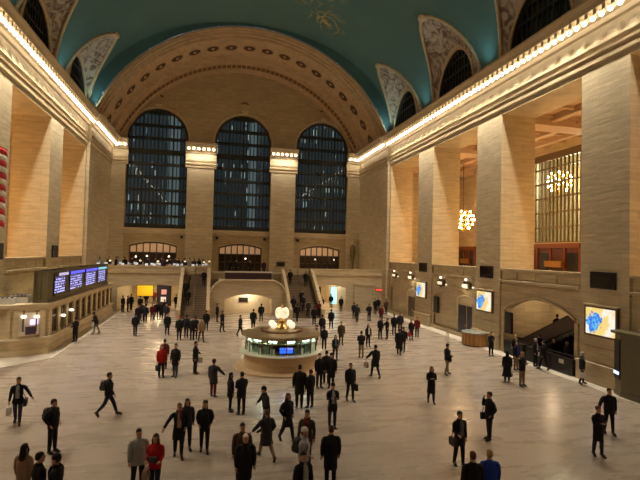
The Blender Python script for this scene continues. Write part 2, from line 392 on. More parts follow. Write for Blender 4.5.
# ------------------------------------------------------------------ end wall
zc_a, = (14.7,)
WINS = [(-7.35, 3.93), (4.05, 3.93), (15.4, 3.85)]
ZSP, ZSILL = 22.1, 9.85
def arctop(x): return zc_a + math.sqrt(max(0, 17.5 ** 2 - (x - CX) ** 2))
mb = MB()
xs = [CX - 17.0]
low = [(-7.55, 3.05), (4.0, 2.95), (15.35, 2.95)]
xs = set([CX - HW, CX + HW])
for c, h in WINS: xs |= set(c + h * math.cos(PI * i / 20) for i in range(21))
for c, h in low: xs |= set(c - h + 2 * h * i / 12 for i in range(13))
xs |= set(CX - HW + 2 * HW * i / 40 for i in range(41))
xs = sorted(round(x, 4) for x in xs); xs = [x for i, x in enumerate(xs) if i == 0 or x - xs[i - 1] > 1e-3]
def seg(x):
    top = 33.0
    out = []
    z = 0.0
    for c, h in low:
        if abs(x - c) < h:
            fa = segarch(c, h + .15, 7.45, 8.0); out.append((0, 4.2)); z = fa(x)
    for c, h in WINS:
        if abs(x - c) < h: return out + [(z, ZSILL), (ZSP + math.sqrt(max(0, h * h - (x - c) ** 2)), top)]
    return out + [(z, top)]
colwall(mb, xs, seg, lambda u, z, d: (u, d, z), (YF, YF + 1.0))
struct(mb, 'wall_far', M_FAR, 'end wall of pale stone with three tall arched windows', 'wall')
# pilasters between the windows, sills, frames of openings
PIL = [(-3.42, .15), (7.95, 11.4)]
CORN = [(CX - HW, CX - HW + 2.0), (CX + HW - 2.15, CX + HW)]
mb = MB()
for a, b in PIL: mb.box(a, b, YF - .6, YF, 4.2, 20.9)
for a, b in CORN: mb.box(a, b, YF - .4, YF, 4.2, 20.9)
struct(mb, 'wall_pilaster', M_STONE, 'flat stone pilasters standing between the tall arched windows', 'wall')
prof = [(0, 18.15), (.10, 18.2), (.12, 18.4), (.02, 18.45), (.02, 18.58), (.18, 18.66), (.2, 18.78), (.06, 18.84), (.1, 18.95), (.2, 19.10), (.22, 19.26), (.08, 19.3), (.08, 20.1),
        (.22, 20.2), (.3, 20.45), (.62, 20.5), (.62, 20.78), (.85, 20.85), (.9, 21.1), (1.0, 21.35), (1.0, 21.5), (0, 21.5)]
cb = MB()
for a, b in PIL:
    cb.rings([[(x, YF - .6 - d, z) for d, z in prof] for x in (a - .25, b + .25)])
    for j in range(7):
        x = a - .1 + (b - a + .2) * j / 6; cb.box(x - .1, x + .1, YF - 1.4, YF - .9, 20.5, 20.85)
co = struct(cb, 'trim_5', M_TRIM, 'bracketed cornice blocks crowning the two window pilasters', 'cornice')
for a, b in PIL:
    for j in range(6):
        o = bpy.data.objects.new('light_bulb', BULB); COL.objects.link(o); o.parent = co
        o.location = (a + .15 + (b - a - .3) * j / 5, YF - 1.38, 20.62)
tb = MB()
for c, h in WINS:
    tb.box(c - h - .3, c + h + .3, YF - .35, YF, ZSILL - .35, ZSILL); tb.box(c - h - .2, c + h + .2, YF - .2, YF, ZSILL - .7, ZSILL - .35)
    tb.tube([(c + (h + .16) * math.cos(a), YF - .02, ZSP + (h + .16) * math.sin(a)) for a in [PI * i / 20 for i in range(21)]], .13, 6)
    tb.ball((c, YF - .1, ZSP + h + .45), .5, .25, .28, 10, 6); tb.mat(0)
for c, h in low:
    fa = segarch(c, h + .15, 7.45, 8.0)
    tb.tube([(c - h + 2 * h * i / 10, YF - .02, fa(c - h + 2 * h * i / 10) + .12) for i in range(11)], .1, 6)
struct(tb, 'trim_6', M_TRIM, 'stone sills, arch mouldings and keystones of the end wall', 'trim')
kb = MB()
for c, h in WINS: kb.tube([(c - .5, YF - .08, ZSP + h + 1.55), (c, YF - .15, ZSP + h + 1.78), (c + .5, YF - .08, ZSP + h + 1.55)], .09, 6)
struct(kb, 'trim_7', plain('dark_brown_bronze', (.05, .025, .012), .6), 'small dark ornaments above the arched windows', 'trim')  # one even dark brown colour

for x in [q for a, b in PIL for q in (a + .9, b - .9)] + [CX - HW + 1.0, CX + HW - 1.0]:  # unseen spots added to brighten the pilasters and corner piers
    l = bpy.data.lights.new('bulb_fill_spot', 'SPOT'); l.energy = 330; l.spot_size = math.radians(140); l.spot_blend = .6; l.color = (1, .86, .67); l.shadow_soft_size = .1
    o = bpy.data.objects.new('bulb_fill_spot', l); COL.objects.link(o); o.location = (x, YF - 2.1, 20.5); o.rotation_euler = Vector((0, -.3, 1)).to_track_quat('Z', 'Y').to_euler()
# windows: iron frame, catwalk bars, mullions, glass
for i, (c, h) in enumerate(WINS):
    fr = MB(); y0, y1 = YF + .45, YF + .75
    def zt(x): return ZSP + math.sqrt(max(0, h * h - (x - c) ** 2))
    P = [(c - h + .12, YF + .6, ZSILL), (c - h + .12, YF + .6, ZSP)] + [(c + (h - .12) * math.cos(a), YF + .6, ZSP + (h - .12) * math.sin(a)) for a in [PI - PI * j / 20 for j in range(1, 20)]] + [(c + h - .12, YF + .6, ZSP), (c + h - .12, YF + .6, ZSILL)]
    fr.tube(P, .2, 6); fr.box(c - h, c + h, y0, y1, ZSILL, ZSILL + .6)
    w = tag(fr.build('window_%d' % (i + 1), M_IRON), ('arched iron window behind the beer-coloured stone, by the ticket office side', 'middle arched iron window over the twin staircase', 'arched iron window nearest the bulb-lit gallery with escalators')[i].replace('beer-coloured ', ''), 'window', kind='structure')
    bars = MB(); n = 16
    for j in range(1, n):
        x = c - h + 2 * h * j / n; t = .055 if j % 4 else .10
        bars.box(x - t, x + t, y0 + .05, y1 - .05, ZSILL + .5, zt(x) - .05)
    bars.build('mullion', M_IRON, w)
    wk = MB(); z = ZSILL + 1.75
    while z < ZSP + h - .4:
        hh = h - .1 if z < ZSP else math.sqrt(max(.1, (h - .1) ** 2 - (z - ZSP) ** 2))
        t = .24 if abs(z - 20.35) > .9 else .45
        wk.box(c - hh, c + hh, YF + .35, YF + .98, z - t, z + t * .4); z += 1.75
        if z > ZSILL + 1.76:
            pass
    wk.build('transom', M_IRON, w)
    gl = MB(); R = [(c - h + .1, ZSILL + .1), (c + h - .1, ZSILL + .1), (c + h - .1, ZSP)] + [(c + (h - .1) * math.cos(PI * j / 16), ZSP + (h - .1) * math.sin(PI * j / 16)) for j in range(1, 16)] + [(c - h + .1, ZSP)]
    gl.rings([[(x, y, z) for x, z in R] for y in (YF + .80, YF + .83)])
    gl.build('glass_pane', M_GLASS, w)
# facades added outside to give the walkways' light dots behind the glass
for i, (x0, x1, y, z1, lab) in enumerate([(-22, -9, 92, 52, 'added night facade with light dots behind the arched window over the ticket side'), (-6.5, 7, 98, 60, 'added night facade with scattered light dots behind the middle window'), (9, 32, 90, 56, 'broad added night facade with light dots behind the window over the right passage')]):
    tb = MB(); tb.box(x0, x1, y, y + 10, 3.6, z1)
    tb.box(x0 - .5, x1 + .5, y - .5, y + 10.5, z1, z1 + 1)
    tag(tb.build('dot_light_facade', M_FACADE), lab, 'backdrop')

# openings under the big windows, lit from inside
for i, (c, h) in enumerate(low):
    fa = segarch(c, h + .15, 7.45, 8.0); fr = MB()
    y0, y1 = YF + .3, YF + .5
    for x in [c - h + .08 + (2 * h - .16) * j / 7 for j in range(8)]: fr.box(x - .06, x + .06, y0, y1, 4.2, fa(x))
    for z in (4.3, 5.5, 6.55): fr.box(c - h, c + h, y0, y1, z - .07, z + .07)
    xs2 = [c - h + 2 * h * j / 8 for j in range(9)]
    fr.tube([(x, YF + .4, fa(x) - .08) for x in xs2], .1, 6)
    w = tag(fr.build('door_%d' % (i + 1), plain('door_bronze', (.10, .055, .025), .4, .3)), ('arched glazed doorway with seven lit panes behind the balcony tables', 'arched glazed doorway above the curved stair landing', 'arched bronze glazed doorway at the balcony corner by the pilaster')[i], 'doorway', kind='structure')
    pn = MB()
    for j in range(7):
        xa, xb = c - h + .16 + (2 * h - .16) * j / 7, c - h + (2 * h - .16) * (j + 1) / 7
        xm = (xa + xb) / 2; pn.add([(xa, YF + .46, 6.65), (xb, YF + .46, 6.65), (xb, YF + .46, fa(xb) - .12), (xa, YF + .46, fa(xa) - .12)], [(0, 1, 2, 3)])
    pn.build('lit_pane', plain('lit_amber_glass', (.9, .6, .35), .3, emit=(1, .62, .32), es=.16, nscale=1), w)
    dk = MB(); dk.box(c - h, c + h, YF + .52, YF + .56, 4.2, 6.6); dk.build('dark_pane', plain('dim_glass', (.05, .035, .03), .15), w)
    lp = MB()
    for j in ((0, 1, 3), (2,), (1, 3))[i]: lp.ball((c - h + .9 + j * 1.4, YF + .25, 6.0 + .1 * (j % 2)), .12, n=8, m=6)
    lp.build('lamp', M_LAMP if i < 2 else plain('dim_lamp', (1, .9, .7), emit=(1, .8, .6), es=1.2, noise=0), w)

# ------------------------------------------------------------------ end arch (barrel of ribbed stone)
def revolve(mb, prof, zc, n=64, zmin=21.3):
    R = []
    for i in range(n + 1):
        ring = []
        for y, r in prof:
            a0 = math.asin(min(1, (zmin - zc) / r)); a = a0 + (PI - 2 * a0) * i / n
            ring.append((CX + r * math.cos(a), y, zc + r * math.sin(a)))
        R.append(ring)
    return mb.rings(R, cap=True, closed=True)
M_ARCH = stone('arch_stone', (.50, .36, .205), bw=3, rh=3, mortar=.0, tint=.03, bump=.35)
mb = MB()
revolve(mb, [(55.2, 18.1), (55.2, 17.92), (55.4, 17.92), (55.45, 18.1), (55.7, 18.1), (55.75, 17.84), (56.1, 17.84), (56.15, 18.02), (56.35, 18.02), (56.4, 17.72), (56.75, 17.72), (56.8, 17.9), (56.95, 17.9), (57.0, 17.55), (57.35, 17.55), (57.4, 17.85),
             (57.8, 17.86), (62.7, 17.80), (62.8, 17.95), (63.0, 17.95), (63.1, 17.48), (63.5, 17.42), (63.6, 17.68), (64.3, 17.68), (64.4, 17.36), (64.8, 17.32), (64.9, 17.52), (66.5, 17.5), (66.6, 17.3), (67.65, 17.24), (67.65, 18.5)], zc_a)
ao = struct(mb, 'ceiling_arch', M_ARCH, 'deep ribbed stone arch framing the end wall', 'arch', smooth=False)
def med():
    m = MB(); n = 20
    m.rings([[(a * .95 * math.cos(t), a * .85 * math.sin(t) , z) for t in [2 * PI * j / n for j in range(n)]] for a, z in ((1.05, 0), (1.0, .10), (.9, .10), (.86, .0))], cap=False)
    m.mat(1).rings([[(a * .95 * math.cos(t), a * .85 * math.sin(t), .03) for t in [2 * PI * j / n for j in range(n)]] for a in (.86, .02)], cap=False)
    m.mat(0).ball((0, 0, .05), .2, .2, .14, 8, 6)
    return m
MED = med().mesh('medallion', [M_ARCH, plain('dark_relief', (.09, .045, .018), .8)], True)
for i in range(19):
    a = math.radians(24.5 + (180 - 49) * i / 18); r = 17.83
    o = bpy.data.objects.new('medallion', MED); COL.objects.link(o); o.parent = ao
    o.location = (CX + r * math.cos(a), 60.3, zc_a + r * math.sin(a)); 
    t = -Vector((-math.sin(a), 0, math.cos(a))); nn = Vector((-math.cos(a), 0, -math.sin(a))); yv = Vector((0, 1, 0))
    o.rotation_euler = Matrix((( yv.x, t.x, nn.x), (yv.y, t.y, nn.y), (yv.z, t.z, nn.z))).to_euler()
db = MB()
for i in range(60):
    a = math.radians(25 + 130 * (i + .5) / 60); r = 17.52
    c = Vector((CX + r * math.cos(a), 65.7, zc_a + r * math.sin(a))); t = Vector((-math.sin(a), 0, math.cos(a))); nn = Vector((-math.cos(a), 0, -math.sin(a)))
    db.obox(c + nn * .04, t * .26, Vector((0, .5, 0)), nn * .07)
tag(db.build('ornament_band', plain('brown_relief', (.22, .12, .05), .8), ao))

# ------------------------------------------------------------------ painted vault with lunettes
VA, VB, VZ = 17.45, 11.95, 21.35
def vp(a, y): return Vector((CX + VA * math.cos(a), y, VZ + VB * math.sin(a)))
LH = 4.5; A1 = math.asin(7.1 / VB)     # groin half width and apex angle
BC = [far(k) - OPW / 2 for k in range(NB)]
def amin(y):
    for c in BC:
        d = abs(y - c) / LH
        if d < 1: return A1 * (1 - d ** 1.75) ** (1 / 1.45)
    return 0.0
ys = set([Y0, YE + .1])
for c in BC: ys |= set(c + LH * math.cos(PI * i / 24) for i in range(25))
y = Y0
while y < YE: ys.add(y); y += 1.5
ys = sorted(round(v, 4) for v in ys); ys = [v for i, v in enumerate(ys) if i == 0 or v - ys[i - 1] > .02]
mb = MB(); R = []
for y in ys:
    a0 = amin(y); R.append([vp(a0 + (PI - 2 * a0) * j / 40, y) for j in range(41)])
mb.rings(R, cap=False, closed=False)
# end spandrel between arch and vault
n = 48; P = []
for i in range(n + 1):
    a = PI * i / n; o_ = vp(a, YE)
    b0 = math.asin((21.3 - zc_a) / 18.3); bb = b0 + (PI - 2 * b0) * i / n
    P.append((o_, Vector((CX + 18.3 * math.cos(bb), YE, zc_a + 18.3 * math.sin(bb)))))
mb.rings([[p[0] for p in P], [p[1] for p in P]], cap=False, closed=False)
vo = struct(mb, 'ceiling', M_SKY, 'teal painted barrel vault with gilt constellations', 'ceiling', smooth=True)
WH, WT = 3.35, 4.5
for sg in (1, -1):
    lun = MB(); rim = MB(); win = MB()
    for c in BC:
        n = 26; A = []; B = []
        for i in range(n + 1):
            t = PI * i / n
            A.append(Vector((CX + sg * (HW + .02), c + WH * math.cos(t), VZ + WT * math.sin(t))))
            yy = c + LH * math.cos(t); a = amin(yy) if 0 < i < n else 0
            p = vp(a, yy); B.append(Vector((CX + sg * (p.x - CX), yy, p.z)))
        M1 = [a.lerp(b, .08) for a, b in zip(A, B)]; M2 = [a.lerp(b, .5) + Vector((sg * .15, 0, .25 * math.sin(PI * i / n))) for i, (a, b) in enumerate(zip(A, B))]
        lun.mat(1).rings([A, M1], cap=False, closed=False); lun.mat(0).rings([M1, M2, B], cap=False, closed=False)
        rim.tube([b + Vector((-sg * .03, 0, -.03)) for b in B], .17, 6)
        rim.tube([a for a in A], .13, 6)
        rim.ball(B[n // 2], .45, .5, .35, 10, 6)
        # window of the lunette
        W = [Vector((CX + sg * (HW + .6), p.y, p.z)) for p in A]
        win.mat(0).rings([A, W], cap=False, closed=False)
        win.mat(1).add([*W], [tuple(range(len(W)))])
        for j in range(1, 12):
            yy = c - WH + 2 * WH * j / 12; zt_ = VZ + WT * math.sqrt(1 - ((yy - c) / WH) ** 2)
            win.mat(2).box(CX + sg * (HW + .35), CX + sg * (HW + .45), yy - .05, yy + .05, VZ, zt_)
        for z in (1.2, 2.6, 3.7):
            hh = WH * math.sqrt(1 - (z / WT) ** 2); win.box(CX + sg * (HW + .3), CX + sg * (HW + .45), c - hh, c + hh, VZ + z - .07, VZ + z + .07)
    nm = 'right' if sg > 0 else 'left'
    struct(lun, 'ceiling_lunette_' + nm, [M_RELIEF, M_TRIM], 'relief-carved plaster spandrels around the high side windows', 'ceiling', smooth=True)
    struct(rim, 'trim_%d' % (8 if sg > 0 else 9), M_TRIM, 'stone rims edging the high side windows', 'trim', smooth=True)
    struct(win, 'window_%d' % (4 if sg > 0 else 5), [plain('dark_reveal', (.06, .05, .035), .7), plain('night_glass', (.012, .018, .02), .12), plain('grey_iron', (.025, .03, .03), .5)], 'dark barred half-round windows above the cornice', 'window')

# rear wall behind the camera
mb = MB(); mb.box(CX - HW - 12, CX + HW + 12, Y0 - 1, Y0, 0, 35)
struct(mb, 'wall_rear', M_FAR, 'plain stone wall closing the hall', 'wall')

# ------------------------------------------------------------------ balcony, twin stair, passages
YB = 57.2; ZB = 4.2
mb = MB()
PASS = [(-10.0, -3.05, 3.02), (12.0, 16.35, 3.12)]
xs = sorted(set([CX - HW, CX + HW, -3.05, 11.95] + [x for a, b, t in PASS for x in (a, b)] + [a + (b - a) * i / 10 for a, b, t in PASS for i in range(11)]))
def seg(x):
    for a, b, t in PASS:
        if a < x < b: return [(segarch((a + b) / 2, (b - a) / 2 + .1, t - .35, t)(x), 4.45)]
    return [(0, 4.45)]
colwall(mb, xs, seg, lambda u, z, d: (u, d, z), (YB, YB + .5))
mb.box(CX - HW, .0, YB + .02, YB + .4, 4.45, 4.95); mb.box(8.4, CX + HW, YB + .02, YB + .4, 4.45, 4.95)
for x in [CX - HW + .4 + j * 2.35 for j in range(14)]:
    if x + 2 < -.2 or x > 8.6: mb.box(x, x + 1.9, YB - .03, YB + .02, 4.55, 4.85)
mb.box(CX - HW, CX + HW, YB + .5, YF, 3.85, ZB)
# passage side walls
for a, b, t in PASS:
    mb.box(a - .4, a, YB + .5, 82, 0, 3.85); mb.box(b, b + .4, YB + .5, 82, 0, 3.85); mb.box(a, b, YB + .5, 82, 3.5, 3.85)
mb.box(-10.4, 17, 82, 82.3, 0, 3.9)
struct(mb, 'wall_balcony', M_STONE2, 'stone balcony front with two passages opening beneath', 'wall')
tb = MB(); tb.box(CX - HW, -.1, YB - .08, YB + .48, 4.95, 5.08); tb.box(8.5, CX + HW, YB - .08, YB + .48, 4.95, 5.08)
tb.box(CX - HW, CX + HW, YB - .15, YB, 4.3, 4.45)
for x in (-2.1, .0, 9.4, 12.4, 17.0): tb.box(x - .35, x + .35, YB - .1, YB, 4.45, 4.95)
tb.box(17.4, 17.7, YB - .12, YB, 0, 3.2); tb.box(19.8, 20.1, YB - .12, YB, 0, 3.2); tb.box(17.4, 20.1, YB - .12, YB, 3.1, 3.3)
struct(tb, 'trim_10', M_TRIM, 'stone coping and band along the balcony front', 'trim')
mb = MB()
for a, b, t in PASS:
    for y in (60, 64, 68, 73, 78): mb.box((a + b) / 2 - 1.2, (a + b) / 2 + 1.2, y - .3, y + .3, 3.42, 3.5)
for a, b, t in PASS: pass
tag(mb.build('strip_light', M_PASSL), 'bright ceiling strips inside the two passages', 'light', kind='structure')

# central landing block with a curved hood and a segmental opening
SX0, SX1 = .05, 8.25
mb = MB(); fa = segarch(4.15, 2.62, 1.75, 2.3)
def htop(x):
    d = min(x - SX0, SX1 - x)
    return 3.75 if d > 1.6 else 2.0 + 1.75 * math.sqrt(max(0, 1 - ((1.6 - d) / 1.6) ** 2))
xs = sorted(set([SX0 + 8.2 * i / 40 for i in range(41)] + [1.6, 6.7]))
def seg(x): return [(fa(x), htop(x))] if 1.6 < x < 6.7 else [(0, htop(x))]
colwall(mb, xs, seg, lambda u, z, d: (u, d, z), (53.0, 53.7))
mb.box(SX0, SX0 + .35, 53.7, YB, 0, 2.0); mb.box(SX1 - .35, SX1, 53.7, YB, 0, 2.0)
mb.box(1.0, 7.3, 53.7, YB, 3.3, 3.75)
cw = MB(); cw.box(1.62, 6.68, 55.1, 55.2, 0, 2.5); struct(cw, 'wall_recess', M_CREAM, 'pale plaster back wall of the recess under the stair landing', 'wall')
mb.box(1.4, 6.9, 55.2, 55.5, 0, 2.6)
mb.box(1.3, 1.6, 53.7, 55.5, 0, 2.6); mb.box(6.7, 7.0, 53.7, 55.5, 0, 2.6)
mb.box(1.4, 6.9, 53.7, 55.5, 2.5, 2.7)
struct(mb, 'wall_landing', M_STONE2, 'curved stone stair landing with a segmental opening', 'wall')
tb = MB()
P = [(SX0 + .02, 53, .05)] + [(x, 52.95, htop(x) + .06) for x in [SX0 + .02 + 8.16 * i / 40 for i in range(41)]] + [(SX1 - .02, 53, .05)]
tb.tube(P, .14, 6)
tb.tube([(x, 52.98, fa(x) + .07) for x in [1.6 + 5.1 * i / 14 for i in range(15)]], .07, 6)
for x0, x1 in ((-3.2, -2.85), (-.3, .05), (8.25, 8.6), (11.75, 12.1)):
    out = -1 if x0 in (-3.2,) else 1
    R = []
    for y, z in ((50.2, .95), (50.6, 1.1), (53, 2.75), (55, 4.0), (56.5, 4.9), (YB, 5.0)): R.append([(x0, y, 0), (x1, y, 0), (x1, y, z), (x0, y, z)])
    tb.rings(R)
struct(tb, 'trim_11', M_CREAM2 if 'M_CREAM2' in globals() else M_TRIM, 'pale curved parapets and hood moulding of the twin stair', 'trim')
lp = MB(); lp.box(2.5, 5.8, 54.2, 54.6, 2.42, 2.5)
tag(lp.build('strip_light', M_LAMP), 'lamp strip lighting the pale recess under the stair landing', 'light')
def stair(x0, x1, lab):
    t = thing('staircase', lab, 'stairs', ((x0 + x1) / 2, 50.6, 0)); st = MB(); n = 26
    w = (x1 - x0) / 2
    for i in range(n): st.box(-w, w, i * .25, 6.55, i * ZB / n, (i + 1) * ZB / n)
    st.build('steps', plain('worn_step_stone', (.20, .15, .10), .6), t)
    r = MB()
    r.tube([(0, .1, .95), (0, 6.4, 5.1)], .035, 8)
    for i in range(6): r.tube([(0, .2 + i * 1.2, i * .78), (0, .2 + i * 1.2, i * .78 + 1.0)], .03, 6)
    r.build('handrail', M_BRONZE, t)
    return t
pl_ = bpy.data.lights.new('recess_lamp', 'POINT'); pl_.energy = 90; pl_.color = (1, .82, .58); pl_.shadow_soft_size = .1; po_ = bpy.data.objects.new('recess_lamp', pl_); COL.objects.link(po_); po_.location = (4.15, 54.2, 2.2)
stair(-2.85, -.3, 'dim stone stair flight climbing beside the left passage'); stair(8.6, 11.75, 'dim stone stair flight behind the clock booth')
# planter screen on top of the landing
t = thing('planter', 'long dark planter with a white top rail above the stair landing', 'planter', (4.4, YB - .1, 3.75))
p = MB(); p.box(-2.7, 2.7, -.3, .3, 0, .75); p.build('box', plain('dark_plum', (.045, .02, .03), .5), t)
p = MB(); p.box(-2.75, 2.75, -.34, .34, .75, .9); p.build('top_rail', M_WHITE, t)
t = thing('wall_sign', 'small dark sign in the pale recess under the stair landing', 'sign', (3.75, 55.1, 1.55)); m_ = MB(); m_.box(-.5, .5, -.08, .08, -.25, .25); m_.build('panel', M_BLACK, t)
mm = MB()
for z in (.02,): mm.box(-.56, .56, -.1, .06, -.31, -.25)
mm.build('frame', M_BRONZE, t)
XR, XL = CX + HW, CX - HW
# ------------------------------------------------------------------ ticket office
t = thing('ticket_office', 'long stone ticket office with pilastered counters along the flagged wall', 'ticket office', (0, 0, 0))
poly = [(XL, 33.6), (-12.0, 33.6), (-10.45, 34.8), (-10.45, 56.2), (XL, 56.2)]
M_TICK = stone('ticket_stone', (.70, .57, .37), bw=2.2, rh=1.6, mortar=.006, tint=.03)
mb = MB(); mb.prism(poly, 0, 3.15); mb.build('body', M_TICK, t)
def off(d):  # outline pushed outwards by d
    return [(XL, 33.6 - d), (-12.0 - d * .3, 33.6 - d), (-10.45 + d, 34.8 - d * .3), (-10.45 + d, 56.2), (XL, 56.2)]
mb = MB(); mb.prism(off(.18), 2.85, 3.05); mb.prism(off(.32), 3.05, 3.25); mb.build('cornice', M_TICK, t)
mb = MB(); mb.prism(off(.42), 1.02, 1.12); mb.build('counter_ledge', M_CREAM, t)
mb = MB(); mb.prism(off(.22), 0, .4); mb.prism(off(.14), .4, 1.02); mb.build('plinth', M_TICK, t)
mb = MB(); YW = []
y = 35.2
while y < 56: MB().box(-10.47, -10.22, y - .28, y + .28, 1.12, 2.86).build('pilaster', M_TICK, t); YW.append(y + .95); y += 1.9
for y0 in (): pass
d = Vector((1.55, 1.2, 0)).normalized(); nn = Vector((d.y, -d.x, 0))
for p in (Vector((-12.0, 33.6, 0)) + d * .22, Vector((-10.45, 34.8, 0)) - d * .22): MB().obox(p + nn * .08 + Vector((0, 0, 1.99)), d * .16, nn * .12, Vector((0, 0, .87))).build('pilaster', M_TICK, t)
for x in (-12.9, -12.2): MB().box(x, x + .2, 33.42, 33.6, 1.12, 2.86).build('pilaster', M_TICK, t)
M_TW = plain('dim_ticket_glass', (.10, .06, .035), .15, nscale=2)
for i, y in enumerate(YW[:11]):
    m_ = MB(); m_.box(-10.46, -10.36, y - .62, y + .62, 1.2, 2.7); w = m_.build('ticket_window', M_TW, t)
    m_ = MB()
    for yy in (y - .62, y, y + .62): m_.box(-10.36, -10.32, yy - .035, yy + .035, 1.2, 2.7)
    m_.box(-10.36, -10.32, y - .62, y + .62, 2.25, 2.31); m_.build('grille', M_BRONZE, w)
c = Vector((-11.225, 34.2, 2.0))
m_ = MB(); m_.obox(c + nn * .05, d * .62, nn * .05, Vector((0, 0, .72))); w = m_.build('ticket_window', plain('bright_ticket_glass', (.7, .6, .5), .2, emit=(1, .72, .48), es=.12, nscale=2), t)
m_ = MB(); m_.obox(c + nn * .13 + d * .28 + Vector((0, 0, .1)), d * .22, nn * .03, Vector((0, 0, .16))); m_.build('monitor', plain('violet_monitor', (.3, .2, .4), .3, emit=(.75, .62, 1), es=1.6, noise=0), w)
m_ = MB(); m_.obox(c + nn * .13 - d * .42, d * .09, nn * .03, Vector((0, 0, .55))); m_.build('notice', M_WHITE, w)
m_ = MB(); m_.obox(c + nn * .13 + d * .1 - Vector((0, 0, .42)), d * .3, nn * .05, Vector((0, 0, .25))); m_.build('clerk_counter', plain('dark_violet', (.09, .06, .12), .5), w)  # dark violet block below the monitor
def sconce(p, par):
    m_ = MB(); m_.ball(p, .17, .13, .10, 10, 6); m_.mat(1).tube([Vector(p) + Vector((0, 0, .08)), Vector(p) + Vector((0, 0, .42))], .04, 6); m_.mat(1).tube([Vector(p) - Vector((.02, 0, .05)), Vector(p) - Vector((.02, 0, .95))], .05, 6)
    m_.build('counter_lamp', [M_LAMP, M_BRONZE], par)
sconce((-10.0, 37.2, 2.15), t); sconce((-10.0, 39.2, 2.3), t)
for p in ((-11.35, 33.75, 2.5), (-10.75, 34.2, 2.45)): sconce(p, t)
# departure board
b = thing('departure_board', 'long dark departure board glowing blue violet on top of the ticket office', 'departure board', (0, 0, 3.25))
mb = MB(); mb.box(-11.15, -10.45, 34.9, 54.0, 0, 2.1); mb.box(-11.22, -10.38, 34.8, 54.1, 0, .18); mb.box(-11.2, -10.4, 34.85, 54.05, 1.98, 2.1)
for x in (-11.17, -10.85, -10.45): mb.box(x - .06, x + .06, 34.84, 34.9, .18, 1.98)
mb.build('cabinet', M_GREEN, b)
def led():
    m, nt, bb = nodes('departure_text'); v, g = wallvec(nt)
    sp = N(nt, 'ShaderNodeSeparateXYZ'); L(nt, v, sp.inputs[0])
    ro = N(nt, 'ShaderNodeMath', operation='MULTIPLY'); ro.inputs[1].default_value = 5.6; L(nt, sp.outputs[1], ro.inputs[0])
    fr = N(nt, 'ShaderNodeMath', operation='FRACT'); L(nt, ro.outputs[0], fr.inputs[0])
    g1 = N(nt, 'ShaderNodeMath', operation='LESS_THAN'); g1.inputs[1].default_value = .55; L(nt, fr.outputs[0], g1.inputs[0])
    sn = N(nt, 'ShaderNodeVectorMath', operation='SNAP'); L(nt, v, sn.inputs[0]); sn.inputs[1].default_value = (.14, 1 / 5.6, 1)
    wn = N(nt, 'ShaderNodeTexWhiteNoise', noise_dimensions='2D'); L(nt, sn.outputs[0], wn.inputs['Vector'])
    g2 = N(nt, 'ShaderNodeMath', operation='GREATER_THAN'); g2.inputs[1].default_value = .28; L(nt, wn.outputs['Value'], g2.inputs[0])
    mu = N(nt, 'ShaderNodeMath', operation='MULTIPLY'); L(nt, g1.outputs[0], mu.inputs[0]); L(nt, g2.outputs[0], mu.inputs[1])
    m3 = N(nt, 'ShaderNodeMath', operation='MULTIPLY'); L(nt, mu.outputs[0], m3.inputs[0]); m3.inputs[1].default_value = 1.5
    L(nt, m3.outputs[0], bb.inputs['Emission Strength']); bb.inputs['Emission Color'].default_value = (.42, .42, 1, 1)
    bb.inputs['Base Color'].default_value = (.01, .01, .02, 1); bb.inputs['Roughness'].default_value = .3
    return m
M_LED = led(); M_HEAD = plain('blue_header', (.05, .05, .8), .3, emit=(.10, .10, 1), es=1.3, noise=0)
for i, (ya, yb) in enumerate([(36.4, 39.6), (40.2, 44.3), (44.9, 49.0), (49.5, 53.2)]):
    m_ = MB(); m_.box(-10.45, -10.40, ya - .15, yb + .15, .3, 1.9); p = m_.build('display_panel', M_BLACK, b)
    m_ = MB(); m_.box(-10.40, -10.385, ya, yb - .8, .42, 1.58); m_.build('text_rows', M_LED, p)
    m_ = MB(); m_.box(-10.40, -10.385, ya + (0.9 if i == 0 else 0), yb, 1.66, 1.86); m_.build('header', plain('teal_header', (.1, .5, .7), .3, emit=(.25, .7, .9), es=.9, noise=0) if i == 3 else (plain('pale_header', (.5, .5, .6), .3, emit=(.7, .6, 1), es=.7, noise=0) if i == 0 else M_HEAD), p)
for j, (x, y, a) in enumerate([(-12.6, 34.3, .2), (-11.9, 35.2, -.2), (-12.5, 36.6, .1)]):
    tb = thing('roof_box', ('pale slatted box at the near end of the ticket office roof', 'pale box beside the end of the departure board', 'pale box furthest back on the ticket office roof')[j], 'box', (x, y, 3.25), a)
    m_ = MB(); m_.box(-.5, .5, -.4, .4, 0, .4); m_.build('body', plain('grey_duct', (.55, .55, .52), .4), tb)
    m_ = MB()
    for q in range(4): m_.box(-.46 + q * .25, -.34 + q * .25, -.42, .42, .4, .44)
    m_.build('louvre', M_BLACK, tb)

# ------------------------------------------------------------------ information booth with the clock
bx_, by_ = 4.35, 29.2
t = thing('information_booth', 'round glazed information booth with bright counter in the middle of the hall', 'booth', (bx_, by_, 0))
M_DRUM = stone('booth_marble', (.50, .36, .21), bw=1.5, rh=1.2, mortar=.004, tint=.04)
m_ = MB(); m_.lathe(0, 0, [(2.85, 0), (2.85, .1), (2.3, .12)], 48); m_.build('step', M_DRUM, t)
m_ = MB(); m_.lathe(0, 0, [(2.22, .1), (2.22, .95), (2.3, 1.0)], 48); m_.build('drum', M_DRUM, t)
m_ = MB(); m_.lathe(0, 0, [(2.2, .98), (2.5, .99), (2.52, 1.06), (2.2, 1.08)], 48); m_.build('counter', plain('counter_marble', (.75, .78, .66), .2), t)
m_ = MB(); m_.lathe(0, 0, [(2.1, 1.08), (2.1, 1.94)], 48, cap=False); m_.build('glass_screen', M_GLASS2, t)
m_ = MB()
